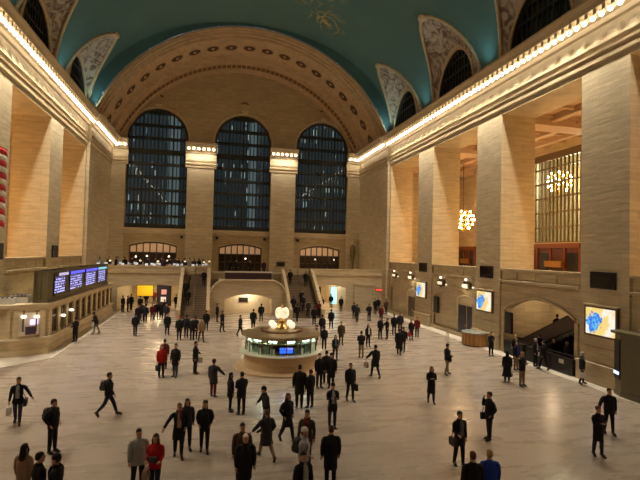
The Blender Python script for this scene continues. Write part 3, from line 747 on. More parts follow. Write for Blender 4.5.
for i in range(16):
    a = 2 * PI * i / 16; m_.tube([(2.13 * math.cos(a), 2.13 * math.sin(a), 1.06), (2.13 * math.cos(a), 2.13 * math.sin(a), 1.96)], .035, 6)
m_.lathe(0, 0, [(2.12, 1.66), (2.15, 1.66), (2.15, 1.70), (2.12, 1.70)], 48)
m_.build('mullion', M_BRONZE, t)
m_ = MB(); m_.lathe(0, 0, [(2.1, 1.92), (2.34, 1.93), (2.36, 2.1), (2.1, 2.14), (1.2, 2.2), (1.1, 2.3), (.75, 2.34)], 48); m_.build('roof', plain('dull_brass_roof', (.33, .24, .12), .35, .5), t)
m_ = MB(); m_.lathe(0, 0, [(1.3, 2.15), (1.3, 2.25), (.95, 2.3), (.9, 2.2)], 32); m_.build('roof_ring', plain('dark_walnut', (.12, .04, .015), .35), t)
for i in range(12):
    a = 2 * PI * i / 12 + .13; m_ = MB(); c, s = math.cos(a), math.sin(a)
    m_.obox((1.98 * c, 1.98 * s, 1.83), (-s * .22, c * .22, 0), (c * .06, s * .06, 0), (0, 0, .05)); m_.build('tube_light', M_LAMPC, t)
m_ = MB(); m_.lathe(0, 0, [(1.0, .1), (1.0, 1.5), (.5, 1.55), (.5, 1.95)], 20); m_.build('core_cabinet', plain('dark_cabinet', (.035, .03, .03), .5), t)
m_ = MB()
for i in range(13):
    a = 2 * PI * i / 13 + .2; c, s = math.cos(a), math.sin(a)
    if abs(math.degrees(a) - 270) < 12: continue
    m_.obox((1.72 * c, 1.72 * s, 1.25), (-s * .20, c * .20, 0), (c * .1, s * .1, 0), (0, 0, .13 + .06 * (i % 3)))
m_.build('desk_clutter', plain('teal_grey', (.22, .32, .30), .5), t)['kind'] = 'stuff'
m_ = MB()
for i in range(14):
    a = 2 * PI * (i + .4) / 14 + .1; c, s = math.cos(a), math.sin(a)
    if abs(math.degrees(a) - 270) < 14: continue
    MB().obox((1.95 * c, 1.95 * s, 1.22), (-s * .13, c * .13, 0), (c * .01, s * .01, 0), (0, 0, .19)).build('leaflet_stand', M_WHITE, t)
m_ = MB(); m_.box(-.42, .42, -2.0, -1.95, 1.16, 1.55); s_o = m_.build('screen', M_BLACK, t)
m_ = MB(); m_.box(-.38, .38, -2.01, -2.0, 1.2, 1.36); m_.box(-.38, -.1, -2.01, -2.0, 1.38, 1.51); m_.mat(1).box(-.06, .38, -2.01, -2.0, 1.38, 1.51); m_.build('display', [plain('blue_screen', (.02, .1, .8), .3, emit=(.03, .12, 1), es=1.6, noise=0), plain('violet_screen', (.1, .1, .6), .3, emit=(.25, .25, .9), es=1.2, noise=0)], s_o)
# people inside, at the windows
ck = thing('clock', 'four-faced glowing brass ball clock on top of the information booth', 'clock', (bx_, by_, 2.32))
m_ = MB(); m_.lathe(0, 0, [(.42, 0), (.42, .08), (.26, .14), (.2, .3), (.26, .42), (.34, .45), (.16, .5), (.14, .56)], 20); m_.build('pedestal', M_GOLD, ck, True)
m_ = MB(); m_.ball((0, 0, .95), .30, n=20, m=12); m_.ball((0, 0, 1.36), .07); m_.tube([(0, 0, 1.2), (0, 0, 1.42)], .03); m_.build('case', M_GOLD, ck, True)
for i in range(4):
    a = PI / 4 * 0 + PI / 2 * i + .35 - PI / 2; c, s = math.cos(a), math.sin(a)
    R = []
    for r, dd in ((.30, .16), (.33, .27), (.29, .32), (.02, .36)):
        R.append([(c * dd + -s * r * math.cos(q), s * dd + c * r * math.cos(q), .93 + r * math.sin(q)) for q in [2 * PI * j / 20 for j in range(20)]])
    f = MB().rings(R).build('clock_face', M_OPAL, ck, True)
    hb = MB()
    for ang, ln in ((1.9, .2), (.5, .14)):
        hb.obox((c * .37 - s * ln / 2 * math.cos(ang), s * .37 + c * ln / 2 * math.cos(ang), .93 + ln / 2 * math.sin(ang)), Vector((-s * math.cos(ang), c * math.cos(ang), math.sin(ang))) * ln / 2, Vector((c, s, 0)) * .006, Vector((s * math.sin(ang), -c * math.sin(ang), math.cos(ang))) * .012)
    hb.build('hands', M_BLACK, f)
for i, (a, nm) in enumerate([(PI * 1.22, 'glowing globe lamp on the booth roof beside the clock, on the ticket office side'), (PI * 1.78, 'glowing globe lamp on the booth roof beside the clock, on the escalator side'), (PI * .22, 'globe lamp behind the clock on the escalator side'), (PI * .78, 'globe lamp behind the clock on the ticket office side')]):
    lt = thing('globe_lamp', nm, 'lamp', (bx_ + .72 * math.cos(a), by_ + .72 * math.sin(a), 2.31), 0, 'globe lamps round the clock')
    m_ = MB(); m_.lathe(0, 0, [(.16, 0), (.1, .05), (.07, .12)], 12); m_.build('base', M_GOLD, lt)
    m_ = MB(); m_.ball((0, 0, .25), .2, n=14, m=8); m_.build('globe', plain('opal_globe', (1, .97, .85), .4, emit=(1, .88, .66), es=.8, noise=0), lt, True)

# ------------------------------------------------------------------ things on the piers: adverts, screens, banners
def art():
    m, nt, b = nodes('advert_art')
    tc = N(nt, 'ShaderNodeTexCoord'); 
    ds = N(nt, 'ShaderNodeVectorMath', operation='DISTANCE'); L(nt, tc.outputs['Object'], ds.inputs[0]); ds.inputs[1].default_value = (0, .42, -.05)
    nz = N(nt, 'ShaderNodeTexNoise'); nz.inputs['Scale'].default_value = 3.2; nz.inputs['Detail'].default_value = 4; L(nt, tc.outputs['Object'], nz.inputs['Vector'])
    ad = N(nt, 'ShaderNodeMath', operation='ADD'); L(nt, ds.outputs['Value'], ad.inputs[0]); L(nt, nz.outputs['Fac'], ad.inputs[1])
    lt = N(nt, 'ShaderNodeMath', operation='LESS_THAN'); lt.inputs[1].default_value = 1.06; L(nt, ad.outputs[0], lt.inputs[0])
    n2 = N(nt, 'ShaderNodeTexNoise'); n2.inputs['Scale'].default_value = 7; L(nt, tc.outputs['Object'], n2.inputs['Vector'])
    bl = N(nt, 'ShaderNodeValToRGB'); e = bl.color_ramp.elements; e[0].position = .4; e[0].color = (.03, .12, .85, 1); e[1].position = .6; e[1].color = (.12, .62, 1, 1); L(nt, n2.outputs['Fac'], bl.inputs[0])
    n3 = N(nt, 'ShaderNodeTexNoise'); n3.inputs['Scale'].default_value = 1.3; L(nt, tc.outputs['Object'], n3.inputs['Vector'])
    yl = N(nt, 'ShaderNodeValToRGB'); e = yl.color_ramp.elements; e[0].position = .40; e[0].color = (1, .95, .82, 1); e[1].position = .50; e[1].color = (1, .72, .22, 1); L(nt, n3.outputs['Fac'], yl.inputs[0])
    mx = N(nt, 'ShaderNodeMix', data_type='RGBA'); L(nt, lt.outputs[0], mx.inputs[0]); L(nt, yl.outputs[0], mx.inputs[6]); L(nt, bl.outputs[0], mx.inputs[7])
    L(nt, mx.outputs[2], b.inputs['Emission Color']); b.inputs['Emission Strength'].default_value = .95; b.inputs['Base Color'].default_value = (.05, .05, .05, 1)
    return m
M_ART = art()
XF = XR
R0 = math.radians
def advert(y, lab):
    t = thing('advert_panel', lab, 'advertisement', (XF, y, 3.48)); m_ = MB(); m_.box(-.16, 0, -1.15, 1.15, -.85, .85); m_.build('frame', plain('brown_bronze', (.16, .08, .05), .4, .5), t)
    m_ = MB(); m_.box(-.18, -.15, -1.02, 1.02, -.74, .74); m_.build('poster', M_ART, t)
    m_ = MB(); m_.box(-.26, 0, -1.25, 1.25, .85, .93); m_.build('cap', M_TRIM, t)
advert(22.65, 'large glowing blue and yellow advert on the near pier by the metal booth')
advert(34.3, 'glowing blue and yellow advert on the pier above the wooden desk')
advert(46.0, 'small glowing blue and yellow advert on the pier nearest the balcony')
def tv(y, lab):
    t = thing('monitor', lab, 'monitor', (XF, y, 5.78)); m_ = MB(); m_.box(-.14, -.04, -.88, .88, -.47, .47); m_.build('casing', M_BLACK, t)
    m_ = MB(); m_.box(-.15, -.138, -.82, .82, -.40, .42); m_.build('screen', plain('off_screen', (.01, .006, .008), .08, noise=0), t)
    m_ = MB(); m_.box(-.05, 0, -.3, .3, -.2, .2); m_.build('bracket', M_IRON, t)
tv(22.55, 'black switched-off monitor on the near pier over the large advert')
tv(34.1, 'black switched-off monitor on the pier over the wooden desk')
tv(45.75, 'small black monitor on the pier nearest the balcony')
def banner(y, z, lab):
    t = thing('loudspeaker', lab, 'speaker', (XF + .12, y, z)); m_ = MB(); m_.box(-.16, 0, -.42, .42, -.76, .76); m_.build('cabinet', M_BLACK, t)
    m_ = MB()
    for j in range(9): m_.box(-.175, -.16, -.36, .36, -.68 + j * .16, -.60 + j * .16)
    m_.build('grille', M_IRON, t)
banner(31.3, 2.2, 'tall narrow black panel beside the escalator arch')
banner(42.9, 2.3, 'tall narrow black panel on the wall between the small advert and the wooden desk')
for x, y in ((XL, 45.9), (XL, 34.4)):
    t = thing('monitor', 'small black monitor on the flag-side pier, above the ticket office' if y > 40 else 'black monitor below the flag on the ticket side pier', 'monitor', (x, y, 6.6)); m_ = MB(); m_.box(.02, .14, -.7, .7, -.55, .5); m_.build('casing', M_BLACK, t)
    m_ = MB(); m_.box(-.0, .02, -.2, .2, -.2, .2); m_.build('bracket', M_IRON, t)
for i, (y, z) in enumerate([(53.4, 4.62), (48.7, 4.62), (41.7, 4.45), (37.1, 4.5)]):
    t = thing('gate_sign', ('lit gate sign at the corner by the balcony front', 'lit gate sign above the arched doorway beside the small advert', 'lit gate sign above the tall narrow black panel', 'lit gate sign above the doorway with blue doors')[i], 'sign', (XR - .05, y, z), 0, 'lit gate signs with globe lamps')
    m_ = MB(); m_.box(-.16, .15, -.55, .55, -.24, .22); m_.tube([(-.02, -.55, .2), (-.02, 0, .36), (-.02, .55, .2)], .06, 6); m_.tube([(-.02, -.45, -.22), (-.02, 0, -.36), (-.02, .45, -.22)], .06, 6); m_.build('case', plain('dark_bronze_case', (.13, .10, .06), .4), t)
    m_ = MB(); m_.box(-.20, -.18, -.42, .42, -.14, .12); m_.build('lit_face', M_OPAL, t)
    m_ = MB(); m_.ball((-.1, 0, .50), .11); m_.build('globe', M_LAMP, t, True)
    m_ = MB(); m_.ball((-.1, -1.15, -.1), .09); m_.build('side_lamp', M_OPAL, t, True)

# doorways under the galleries
for i, (y, hw, zz) in enumerate([(48.6, 1.25, 2.75), (37.4, 1.45, 3.0)]):
    t = thing('gate_door', ('arched gate doorway with a pale hood beside the small advert', 'arched gate doorway with blue doors behind the wooden desk')[i], 'door', (XR + .12, y, 0))
    m_ = MB(); n = 14; P = [(-.02, -hw, 0), (-.02, -hw, zz)] + [(-.02, hw * math.cos(PI - PI * j / n), zz + .6 * math.sin(PI * j / n)) for j in range(1, n)] + [(-.02, hw, zz), (-.02, hw, 0)]
    m_.tube(P, .13, 6); m_.build('surround', M_CREAM, t)  # pale surround colour imitates the light on the hood
    m_ = MB(); R = [(.05, -hw, 0), (.05, -hw, zz)] + [(.05, hw * math.cos(PI - PI * j / n), zz + .6 * math.sin(PI * j / n)) for j in range(1, n)] + [(.05, hw, zz), (.05, hw, 0)]
    m_.rings([R, [(p[0] + .12, p[1], p[2]) for p in R]]); m_.build('tympanum', M_CREAM, t)
    m_ = MB()
    for yy in (-hw * .5, hw * .5): m_.box(-.01, .08, yy - hw * .43, yy + hw * .43, .05, zz - .25)
    m_.build('door_leaf', plain('blue_black_door', (.03, .032, .06), .25) if i else plain('brown_door', (.10, .06, .03), .4), t)
    m_ = MB(); m_.box(-.06, -.02, -.08, .08, 1.0, 1.15); m_.build('handle', M_GOLD, t)
# beige infill walls inside the first two arches
mb = MB()
for k in (0, 1, 3, 4):
    mb.box(XR + .24, XR + .7, near(k) + .4, far(k) - .4, 0, 4.15)
struct(mb, 'wall_infill', M_STONE2, 'plain stone infill inside the gallery arches', 'wall')

# ------------------------------------------------------------------ escalators
def esc(x, y0, lab, run=9.5, rise=4.6):
    t = thing('escalator', lab, 'escalator', (x, y0, 0)); sl = rise / run
    m_ = MB(); 
    for s in (-.62, .62):
        P = [(s, 1.2, 0), (s, -run, rise)]
        R = [[(s + q, 1.2, 0), (s + q, 0, .05), (s + q, -run, rise), (s + q, -run, rise + .95), (s + q, 0, .98), (s + q, 1.2, .95)] for q in (-.06, .06)]
        m_.rings(R)
    m_.build('balustrade', plain('dark_steel', (.09, .06, .045), .35, .3), t)
    m_ = MB()
    for s in (-.62, .62): m_.tube([(s, 1.25, .55), (s, 1.2, 1.0), (s, 0, 1.03), (s, -run, rise + 1.0)], .06, 8)
    m_.build('handrail', M_BLACK, t)
    m_ = MB(); n = 24
    for i in range(n): m_.box(-.54, .54, -run * (i + 1) / n, -run * i / n, max(0, rise * i / n - .2), rise * (i + 1) / n)
    m_.build('steps', plain('step_metal', (.09, .085, .08), .35, .8), t)
esc(XR + 1.75, 31.2, 'dark escalator nearest the hall floor, rising inside the stone arch', 7.8, 3.9)
esc(XR + 3.25, 30.0, 'dark escalator next to the back wall inside the stone arch', 5.6, 2.9)
# black barrier / turnstile furniture in front of the escalators
for i, (y, l) in enumerate([(30.2, 1.1), (27.6, 1.2), (25.4, .9)]):
    t = thing('barrier', ('low dark barrier by the tall narrow panel at the escalators', 'low dark barrier in the middle of the escalator arch', 'low dark barrier beside the near pier at the escalators')[i], 'barrier', (XR - .1, y, 0), 0, 'dark barriers at the escalators')
    m_ = MB(); m_.box(-.25, .25, -l, l, .05, 1.0); m_.build('cabinet', plain('soot_metal', (.018, .016, .016), .4, .3), t)
    m_ = MB(); m_.tube([(0, -l, 1.0), (0, -l, 1.15), (0, l, 1.15), (0, l, 1.0)], .03, 6); m_.build('rail', M_IRON, t)
    m_ = MB(); m_.box(-.27, -.25, -.2, .2, .6, .85); m_.build('notice', M_WHITE if i else plain('blue_notice', (.2, .5, .8), .4), t)

# ------------------------------------------------------------------ desk, booth
t = thing('reception_desk', 'rounded honey wood desk with a pale top against the far pier', 'desk', (20.38, 34.5, 0))
m_ = MB(); m_.lathe(0, 0, [(1.0, .06), (1.0, .98), (.9, 1.0)], 28, PI / 2, 3 * PI / 2, .75, 1.0); m_.box(0, .55, -1.0, 1.0, .06, .98); m_.build('body', M_WOOD, t)
m_ = MB()
for i in range(9):
    a = PI / 2 + PI * i / 8; m_.box(.75 * math.cos(a) - .04, .75 * math.cos(a) + .03, 1.0 * math.sin(a) - .05, 1.0 * math.sin(a) + .05, .1, .96)
m_.build('panelling', plain('amber_panel', (.5, .27, .07), .35), t)['kind'] = 'stuff'
m_ = MB(); m_.lathe(0, 0, [(1.08, .98), (1.1, 1.06), (.8, 1.1)], 28, PI / 2, 3 * PI / 2, .75, 1.0); m_.box(0, .6, -1.08, 1.08, .98, 1.08); m_.build('top', plain('pale_green_marble', (.34, .38, .33), .15), t)
m_ = MB(); m_.lathe(0, 0, [(.93, 0), (.93, .07)], 28, PI / 2, 3 * PI / 2, .75, 1.0); m_.build('kick_plate', M_BLACK, t)
for i, (x, y) in enumerate([(19.2, 36.6), (19.0, 35.9), (18.9, 36.2)][:2]):
    t = thing('rope_post', ('slim pale barrier post left of the wooden desk, nearer the wall', 'slim pale barrier post left of the wooden desk, nearer the hall')[i].replace('left of', 'beside'), 'barrier post', (x, y, 0))
    m_ = MB(); m_.lathe(0, 0, [(.17, 0), (.17, .03), (.03, .06), (.03, .92), (.06, .95), (.02, 1.0)], 12); m_.build('post', plain('pale_steel', (.5, .48, .44), .35, .6), t)
    m_ = MB(); m_.ball((0, 0, 1.0), .05); m_.build('knob', M_GOLD, t)
t = thing('metal_booth', 'green bronze kiosk with a dark screen against the near pier', 'kiosk', (20.88, 20.2, 0))
m_ = MB(); m_.prism([(-.15, 1.0), (-.38, .4), (-.38, -1.0), (0, -1.25), (.39, -1.25), (.39, 1.0)], 0, 3.15); m_.build('body', M_GREEN, t)
m_ = MB(); m_.prism([(-.3, 1.15), (-.56, .5), (-.56, -1.1), (-.1, -1.4), (.4, -1.4), (.4, 1.15)], 3.15, 3.28); m_.build('cap', M_GREEN, t); m_ = MB(); m_.prism([(-.2, 1.03), (-.44, .4), (-.44, -1.03), (-.05, -1.3), (.4, -1.3), (.4, 1.03)], 0, .25); m_.build('base', M_GREEN, t)
m_ = MB(); m_.obox((-.29, .72, 1.85), Vector((-.23, -.6, 0)).normalized() * .27, Vector((-.6, .23, 0)).normalized() * .03, (0, 0, 1.0)); sc_ = m_.build('screen', M_BLACK, t)
m_ = MB(); m_.obox((-.34, .74, 1.15), Vector((-.23, -.6, 0)).normalized() * .25, Vector((-.6, .23, 0)).normalized() * .02, (0, 0, .07)); m_.build('lit_slot', plain('pale_blue_glow', (.5, .6, 1), .3, emit=(.5, .65, 1), es=2, noise=0), sc_)

# ------------------------------------------------------------------ gallery window screens, shopfronts, chandeliers
for j in range(3):
    c, h = 40.6 - 11.5 * j, 3.7
    m_ = MB(); x0, x1 = CX + HW + 11.9, CX + HW + 12.05
    for i in range(15): y = c - h + 2 * h * i / 14; m_.box(x0, x1, y - .06, y + .06, 8.55, 17.6)
    for z in [8.6 + 1.5 * q for q in range(7)]: m_.box(x0 - .02, x1 + .02, c - h, c + h, z - .07, z + .07)
    m_.box(x0 - .1, x1 + .1, c - h, c + h, 16.9, 17.6)
    w = tag(m_.build('window_%d' % (6 + j), M_BRASSP), ('tall gilt-barred gallery window seen between the middle piers', 'tall barred gallery window hidden behind the near pier', 'tall barred gallery window beside the camera end')[j], 'window', kind='structure')
    m_ = MB(); m_.box(x1 + .03, x1 + .05, c - h, c + h, 8.55, 17.6); m_.build('glass_pane', M_GLASS, w)
mb = MB(); mb.box(XR + 19, XR + 19.4, 20, 56, 5, 20); mb.box(XR + 12.3, XR + 19, 20, 56, 19.6, 20); mb.box(XR + 12.3, XR + 19, 55.6, 56, 5, 20); mb.box(XR + 12.3, XR + 19, 20, 20.4, 5, 20); mb.box(XR + 12.3, XR + 19, 20, 56, 4.6, 5)
struct(mb, 'wall_annex', M_STONE2, 'warm lit stone hall beyond the gallery window', 'wall')
M_SHOPG = plain('shop_glass', (.02, .02, .03), .1)
for j, (c, h, zt_, lab) in enumerate([(41.0, 3.9, 8.45, 'red mahogany shopfront under the gilt-barred gallery window'), (57.5, 2.6, 8.3, 'dark mahogany shopfront at the end of the side gallery')]):
    t = thing('shopfront', lab, 'shopfront', (XR + 11.65, c, 5.15)); x = -.5
    m_ = MB(); m_.box(-.45, 0, -h, h, 0, zt_ - 5.15); m_.build('frame', M_REDW, t)
    m_ = MB(); m_.box(-.6, -.45, -h, h, zt_ - 5.6, zt_ - 5.15); m_.box(-.55, -.45, -h, h, 0, .5)
    for q in range(5): yy = -h + 2 * h * q / 4; m_.box(-.56, -.45, yy - .12, yy + .12, 0, zt_ - 5.5)
    m_.build('panelling', plain('amber_mahogany', (.15, .035, .01), .3), t)
    for q in (0, 2): yy = -h + 2 * h * (q + .5) / 4; m_ = MB(); m_.box(-.47, -.45, yy - .7, yy + .7, .6, 2.4); m_.build('shop_window', M_SHOPG, t)
    m_ = MB(); m_.box(-.9, -.6, -h * .5, h * .1, 1.0, 1.6); m_.build('awning', plain('brass_awning', (.3, .15, .03), .4), t)
def chandelier():
    t = thing('chandelier', '', 'chandelier', (0, 0, 0), 0, 'globe chandeliers of the galleries')
    m_ = MB()
    for k in range(4): m_.tube([(1.15 * math.cos(q) * math.cos(PI * k / 4), 1.15 * math.cos(q) * math.sin(PI * k / 4), 1.15 * math.sin(q)) for q in [2 * PI * i / 20 for i in range(21)]], .045, 6, False)
    for z in (-.6, 0, .6): r = math.sqrt(1.15 ** 2 - z * z); m_.tube([(r * math.cos(q), r * math.sin(q), z) for q in [2 * PI * i / 24 for i in range(25)]], .05, 6, False)
    m_.lathe(0, 0, [(.05, -1.4), (.14, -1.2), (.05, -1.0)], 10); m_.build('frame', M_GOLD, t)
    m_ = MB(); m_.tube([(0, 0, 1.1), (0, 0, 7.1)], .05, 6); m_.lathe(0, 0, [(.3, 6.9), (.2, 7.1)], 10); m_.build('chain', M_BRONZE, t)
    me = MB().ball((0, 0, 0), .095, n=8, m=6).mesh('bulb', M_CBULB, True)
    for z, n in ((-.95, 5), (-.5, 8), (0, 11), (.5, 8), (.95, 4)):
        r = math.sqrt(1.25 ** 2 - z * z)
        for i in range(n):
            b = bpy.data.objects.new('bulb', me); COL.objects.link(b); b.parent = t; a = 2 * PI * (i + .5 * (z > 0)) / n; b.location = (r * math.cos(a), r * math.sin(a), z)
    return t
ch = chandelier(); first = True
spots = [(XR + 7.5, BC[0], 11.3, 'glowing globe chandelier half hidden behind the pier nearest the balcony'), (37.3, 45.7, 15.5, 'glowing chandelier seen through the gilt-barred gallery window')]
for x, y, z, lab in spots:
    o = ch if first else dup(ch); first = False
    o.location = (x, y, z); o['label'] = lab
# ------------------------------------------------------------------ flag
t = thing('flag', 'large red and white striped flag hanging at the edge of view above the ticket office', 'flag', (-11.9, 31.7, 0))
for nm, cols, mat in (('red_stripe', range(0, 13, 2), plain('flag_red', (.55, .012, .02), .7)), ('white_stripe', range(1, 13, 2), plain('flag_white', (.70, .62, .50), .7))):
    for j in cols:
        m_ = MB(); R = []
        zt_, zb = 12.5 - j * .342, 12.5 - (j + 1) * .342
        for i in range(25):
            u = 8.2 * i / 24; xo = .16 * math.sin(u * 1.7); sag = .12 * math.exp(-((u) / .4)) * (j / 13) 
            R.append([(xo - .008, -u, zt_ - sag), (xo + .008, -u, zt_ - sag), (xo + .008, -u, zb - sag), (xo - .008, -u, zb - sag)])
        m_.rings(R); m_.build(nm, mat, t, True)
m_ = MB(); R = [[(.16 * math.sin(u * 1.7) + q, -u, z) for q, z in ((-.02, 12.5), (.02, 12.5), (.02, 10.1), (-.02, 10.1))] for u in [4.9 + 3.3 * i / 10 for i in range(11)]]
m_.rings(R); m_.build('blue_canton', plain('flag_blue', (.02, .03, .16), .7), t, True)
m_ = MB(); m_.tube([(0, -.1, 12.58), (0, -8.3, 12.58)], .05, 8); m_.build('pole', M_BRONZE, t)
m_ = MB(); m_.tube([(0, -1.2, 12.62), (-1.39, -1.2, 12.9)], .04, 6); m_.tube([(0, -7.2, 12.62), (-1.39, -7.2, 12.9)], .04, 6); m_.build('bracket', M_IRON, t)

# ------------------------------------------------------------------ inside the passages
def flatthing(nm, lab, cat, loc, size, mat, extra=None):
    t = thing(nm, lab, cat, loc); x, y, z = size; m_ = MB(); m_.box(-x / 2, x / 2, -y / 2, y / 2, 0, z); m_.build('panel', mat, t)
    m_ = MB(); m_.box(-x / 2 - .06, x / 2 + .06, y / 2 + .0, y / 2 + .06, -.06, z + .06); m_.build('frame', extra or M_BLACK, t)
    return t
M_YEL = plain('yellow_banner', (.85, .52, .01), .5, emit=(1, .62, .02), es=.35, noise=.05)
flatthing('banner', 'bright yellow banner hanging in the passage beside the ticket office', 'banner', (-7.6, 61.5, 1.35), (1.8, .12, 1.25), M_YEL)
t = flatthing('shop_display', 'dark shop window with a pink poster in the ticket side passage', 'shop window', (-5.45, 62, .1), (1.6, .2, 2.6), plain('shop_dark', (.05, .04, .05), .2))
m_ = MB(); m_.box(-.3, .3, -.13, -.1, 1.4, 2.0); m_.build('poster', plain('pink_poster', (.7, .35, .35), .4, emit=(.8, .4, .4), es=.4, noise=.3), t)
m_ = MB(); m_.box(-.35, .25, -.13, -.1, .5, 1.1); m_.build('notice', plain('white_notice', (.8, .8, .75), .4, emit=(1, .9, .8), es=.5, noise=.3), t)
flatthing('screen', 'tall dark blue screen with a white square in the passage behind the clock booth', 'screen', (13.5, 60.5, .5), (.9, .15, 2.1), plain('dark_blue_panel', (.015, .02, .05), .2))
m_ = MB(); m_.box(13.25, 13.75, 60.38, 60.42, 1.75, 2.25); tag(m_.build('notice', plain('notice_glow', (.6, .8, .9), .3, emit=(.7, .9, 1), es=1.6, noise=0)), 'small glowing white square on the dark blue screen', 'notice')
t = flatthing('screen', 'narrow glowing cyan advert screen standing in the far passage', 'screen', (15.6, 60.2, .5), (.75, .15, 2.2), plain('cyan_screen', (.3, .8, .9), .3, emit=(.4, .9, 1), es=1.4, noise=.2))
# exit sign glow by the corner
t = thing('exit_sign', 'small red lit sign by the corner under the balcony', 'sign', (19.3, 55.9, 2.45)); t.location = (20.6, YB, 2.6)
m_ = MB(); m_.box(-.45, .45, -.12, 0, -.14, .14); m_.build('case', M_BLACK, t); m_ = MB(); m_.box(-.4, .4, -.14, -.12, -.1, .1); m_.build('lit_face', plain('red_glow', (.8, .05, .03), .4, emit=(1, .09, .05), es=1.2, noise=.1), t)
for i, (x, lab) in enumerate([(8.6, 'black speaker box on the pilaster beyond the clock booth stairs')]):
    t = thing('speaker', lab, 'speaker', (9.6, YF - .6, 5.1)); m_ = MB(); m_.box(-.55, .55, -.35, 0, 0, .55); m_.build('cabinet', M_BLACK, t); m_ = MB(); m_.ball((-.25, -.34, .28), .16, .04, .16); m_.ball((.25, -.34, .28), .16, .04, .16); m_.build('cone', M_IRON, t)
for i, x in enumerate((-3.9, .75, 7.3, 12.0)):
    t = thing('wall_speaker', 'small dark speaker on the end wall, %s' % ('beside the pilaster on the tables side', 'above the balcony by the middle doorway', 'beyond the middle doorway', 'beside the bronze corner doorway')[i], 'speaker', (x, YF, 8.75 - .0 * i)); m_ = MB(); m_.box(-.17, .17, -.25, 0, -.17, .17); m_.build('cabinet', M_BLACK, t)
    m_ = MB(); m_.ball((0, -.25, 0), .1, .03, .1); m_.build('cone', M_IRON, t)
# sculpted wall lamp on the corner
t = thing('wall_lamp', 'tall sculpted bronze lamp standing on the balcony by the end pilaster', 'lamp', (19.9, YF - 1.2, 4.2)); m_ = MB(); m_.lathe(0, 0, [(.35, 0), (.3, .3), (.14, .5), (.16, 1.6), (.3, 2.4), (.4, 3.2), (.3, 3.9), (.1, 4.1)], 14); m_.build('stem', M_BRONZE, t, True); m_ = MB(); m_.ball((0, 0, 4.4), .35); m_.build('globe', plain('dull_glass', (.6, .45, .25), .3), t, True)

# ------------------------------------------------------------------ balcony tables
M_TT = plain('pale_table', (.6, .45, .28), .4); M_SCR = plain('device_glow', (.8, .85, 1), .3, emit=(.75, .85, 1), es=.35, noise=0)
def table():
    t = thing('display_table', '', 'table', (0, 0, 0), 0, 'display tables on the balcony'); m_ = MB(); m_.box(-.95, .95, -.45, .45, .82, .9); m_.build('tabletop', M_TT, t)
    me = MB().box(-.05, .05, -.05, .05, 0, .82).mesh('leg', M_TT)
    for x in (-.85, .85):
        for y in (-.36, .36): o = bpy.data.objects.new('leg', me); COL.objects.link(o); o.parent = t; o.location = (x, y, 0)
    return t
def laptop():
    t = thing('laptop', '', 'laptop', (0, 0, 0), 0, 'open laptops on the balcony tables'); m_ = MB(); m_.box(-.17, .17, -.12, .12, 0, .02); m_.build('keyboard', plain('alu', (.6, .6, .62), .3, .8), t)
    m_ = MB(); m_.obox((0, .14, .13), (.17, 0, 0), (0, .006, .0), (0, .04, .12)); m_.build('lid', plain('alu', (.6, .6, .62), .3, .8), t); m_ = MB(); m_.obox((0, .13, .13), (.155, 0, 0), (0, .003, 0), (0, .035, .105)); m_.build('screen', M_SCR, t); return t
def tlamp():
    t = thing('table_lamp', '', 'lamp', (0, 0, 0), 0, 'shaded lamps on the balcony tables'); m_ = MB(); m_.lathe(0, 0, [(.12, 0), (.02, .05), (.02, .5)], 10); m_.build('stand', M_BRONZE, t)
    m_ = MB(); m_.lathe(0, 0, [(.15, .42), (.09, .6)], 14); m_.build('lamp_shade', plain('shade_glow', (1, .9, .7), .5, emit=(1, .75, .45), es=.8, noise=0), t); return t
T0, L0, P0 = table(), laptop(), tlamp()
ft = fl = fp = True
cols = ('wall end', 'second', 'third', 'fourth', 'passage end')
for r, y in enumerate((58.6, 61.2, 63.9)):
    rw = ('at the parapet', 'in the middle row', 'in the row by the doorway')[r]
    for q in range(5):
        x = -11.9 + q * 2.6 + .3 * r
        if x > -.6: continue
        nth = ('first', 'second', 'third', 'fourth', 'fifth')[q]
        o = T0 if ft else dup(T0); ft = False; o.location = (x, y, ZB); o['label'] = 'pale display table %s, %s from the ticket office' % (rw, nth)
        for s in (-.5, .35):
            o = L0 if fl else dup(L0); fl = False; o.location = (x + s, y, ZB + .9); o.rotation_euler[2] = random.choice((0, 0, PI)); o['label'] = 'small bright laptop on the %s table %s, %s side' % (nth, rw, 'wall' if s < 0 else 'stair')
        if (q + r) % 2 == 0: o = P0 if fp else dup(P0); fp = False; o.location = (x + .75, y + .2, ZB + .9); o['label'] = 'glowing shaded lamp on the %s table %s' % (nth, rw)

# ------------------------------------------------------------------ lights of the hall, with added fill spots
def area(name, loc, sx, sy, power, col, rot, spread=PI):
    l = bpy.data.lights.new(name, 'AREA'); l.shape = 'RECTANGLE'; l.size = sx; l.size_y = sy; l.energy = power; l.color = col; l.spread = spread
    o = bpy.data.objects.new(name, l); COL.objects.link(o); o.location = loc; o.rotation_euler = rot; return o
def point(name, loc, power, col, r=.3):
    l = bpy.data.lights.new(name, 'POINT'); l.energy = power; l.color = col; l.shadow_soft_size = r
    o = bpy.data.objects.new(name, l); COL.objects.link(o); o.location = loc; return o
# unseen up-lights added over the cornices to brighten the vault and end spandrel
for sg in (1, -1):
    for y in [c + 5.75 for c in BC][1:] + [BC[-1] - 5.75, 54.3]:
        l = bpy.data.lights.new('vault_fill_uplight', 'SPOT'); l.energy = 240; l.spot_size = 2.2; l.spot_blend = .8; l.color = (.6, 1, 1); l.shadow_soft_size = .2
        o = bpy.data.objects.new('vault_fill_uplight', l); COL.objects.link(o); o.location = (CX + sg * (HW - .5), y, 21.7)
        o.rotation_euler = Vector((sg * .55, 0, -1)).to_track_quat('Z', 'Y').to_euler()
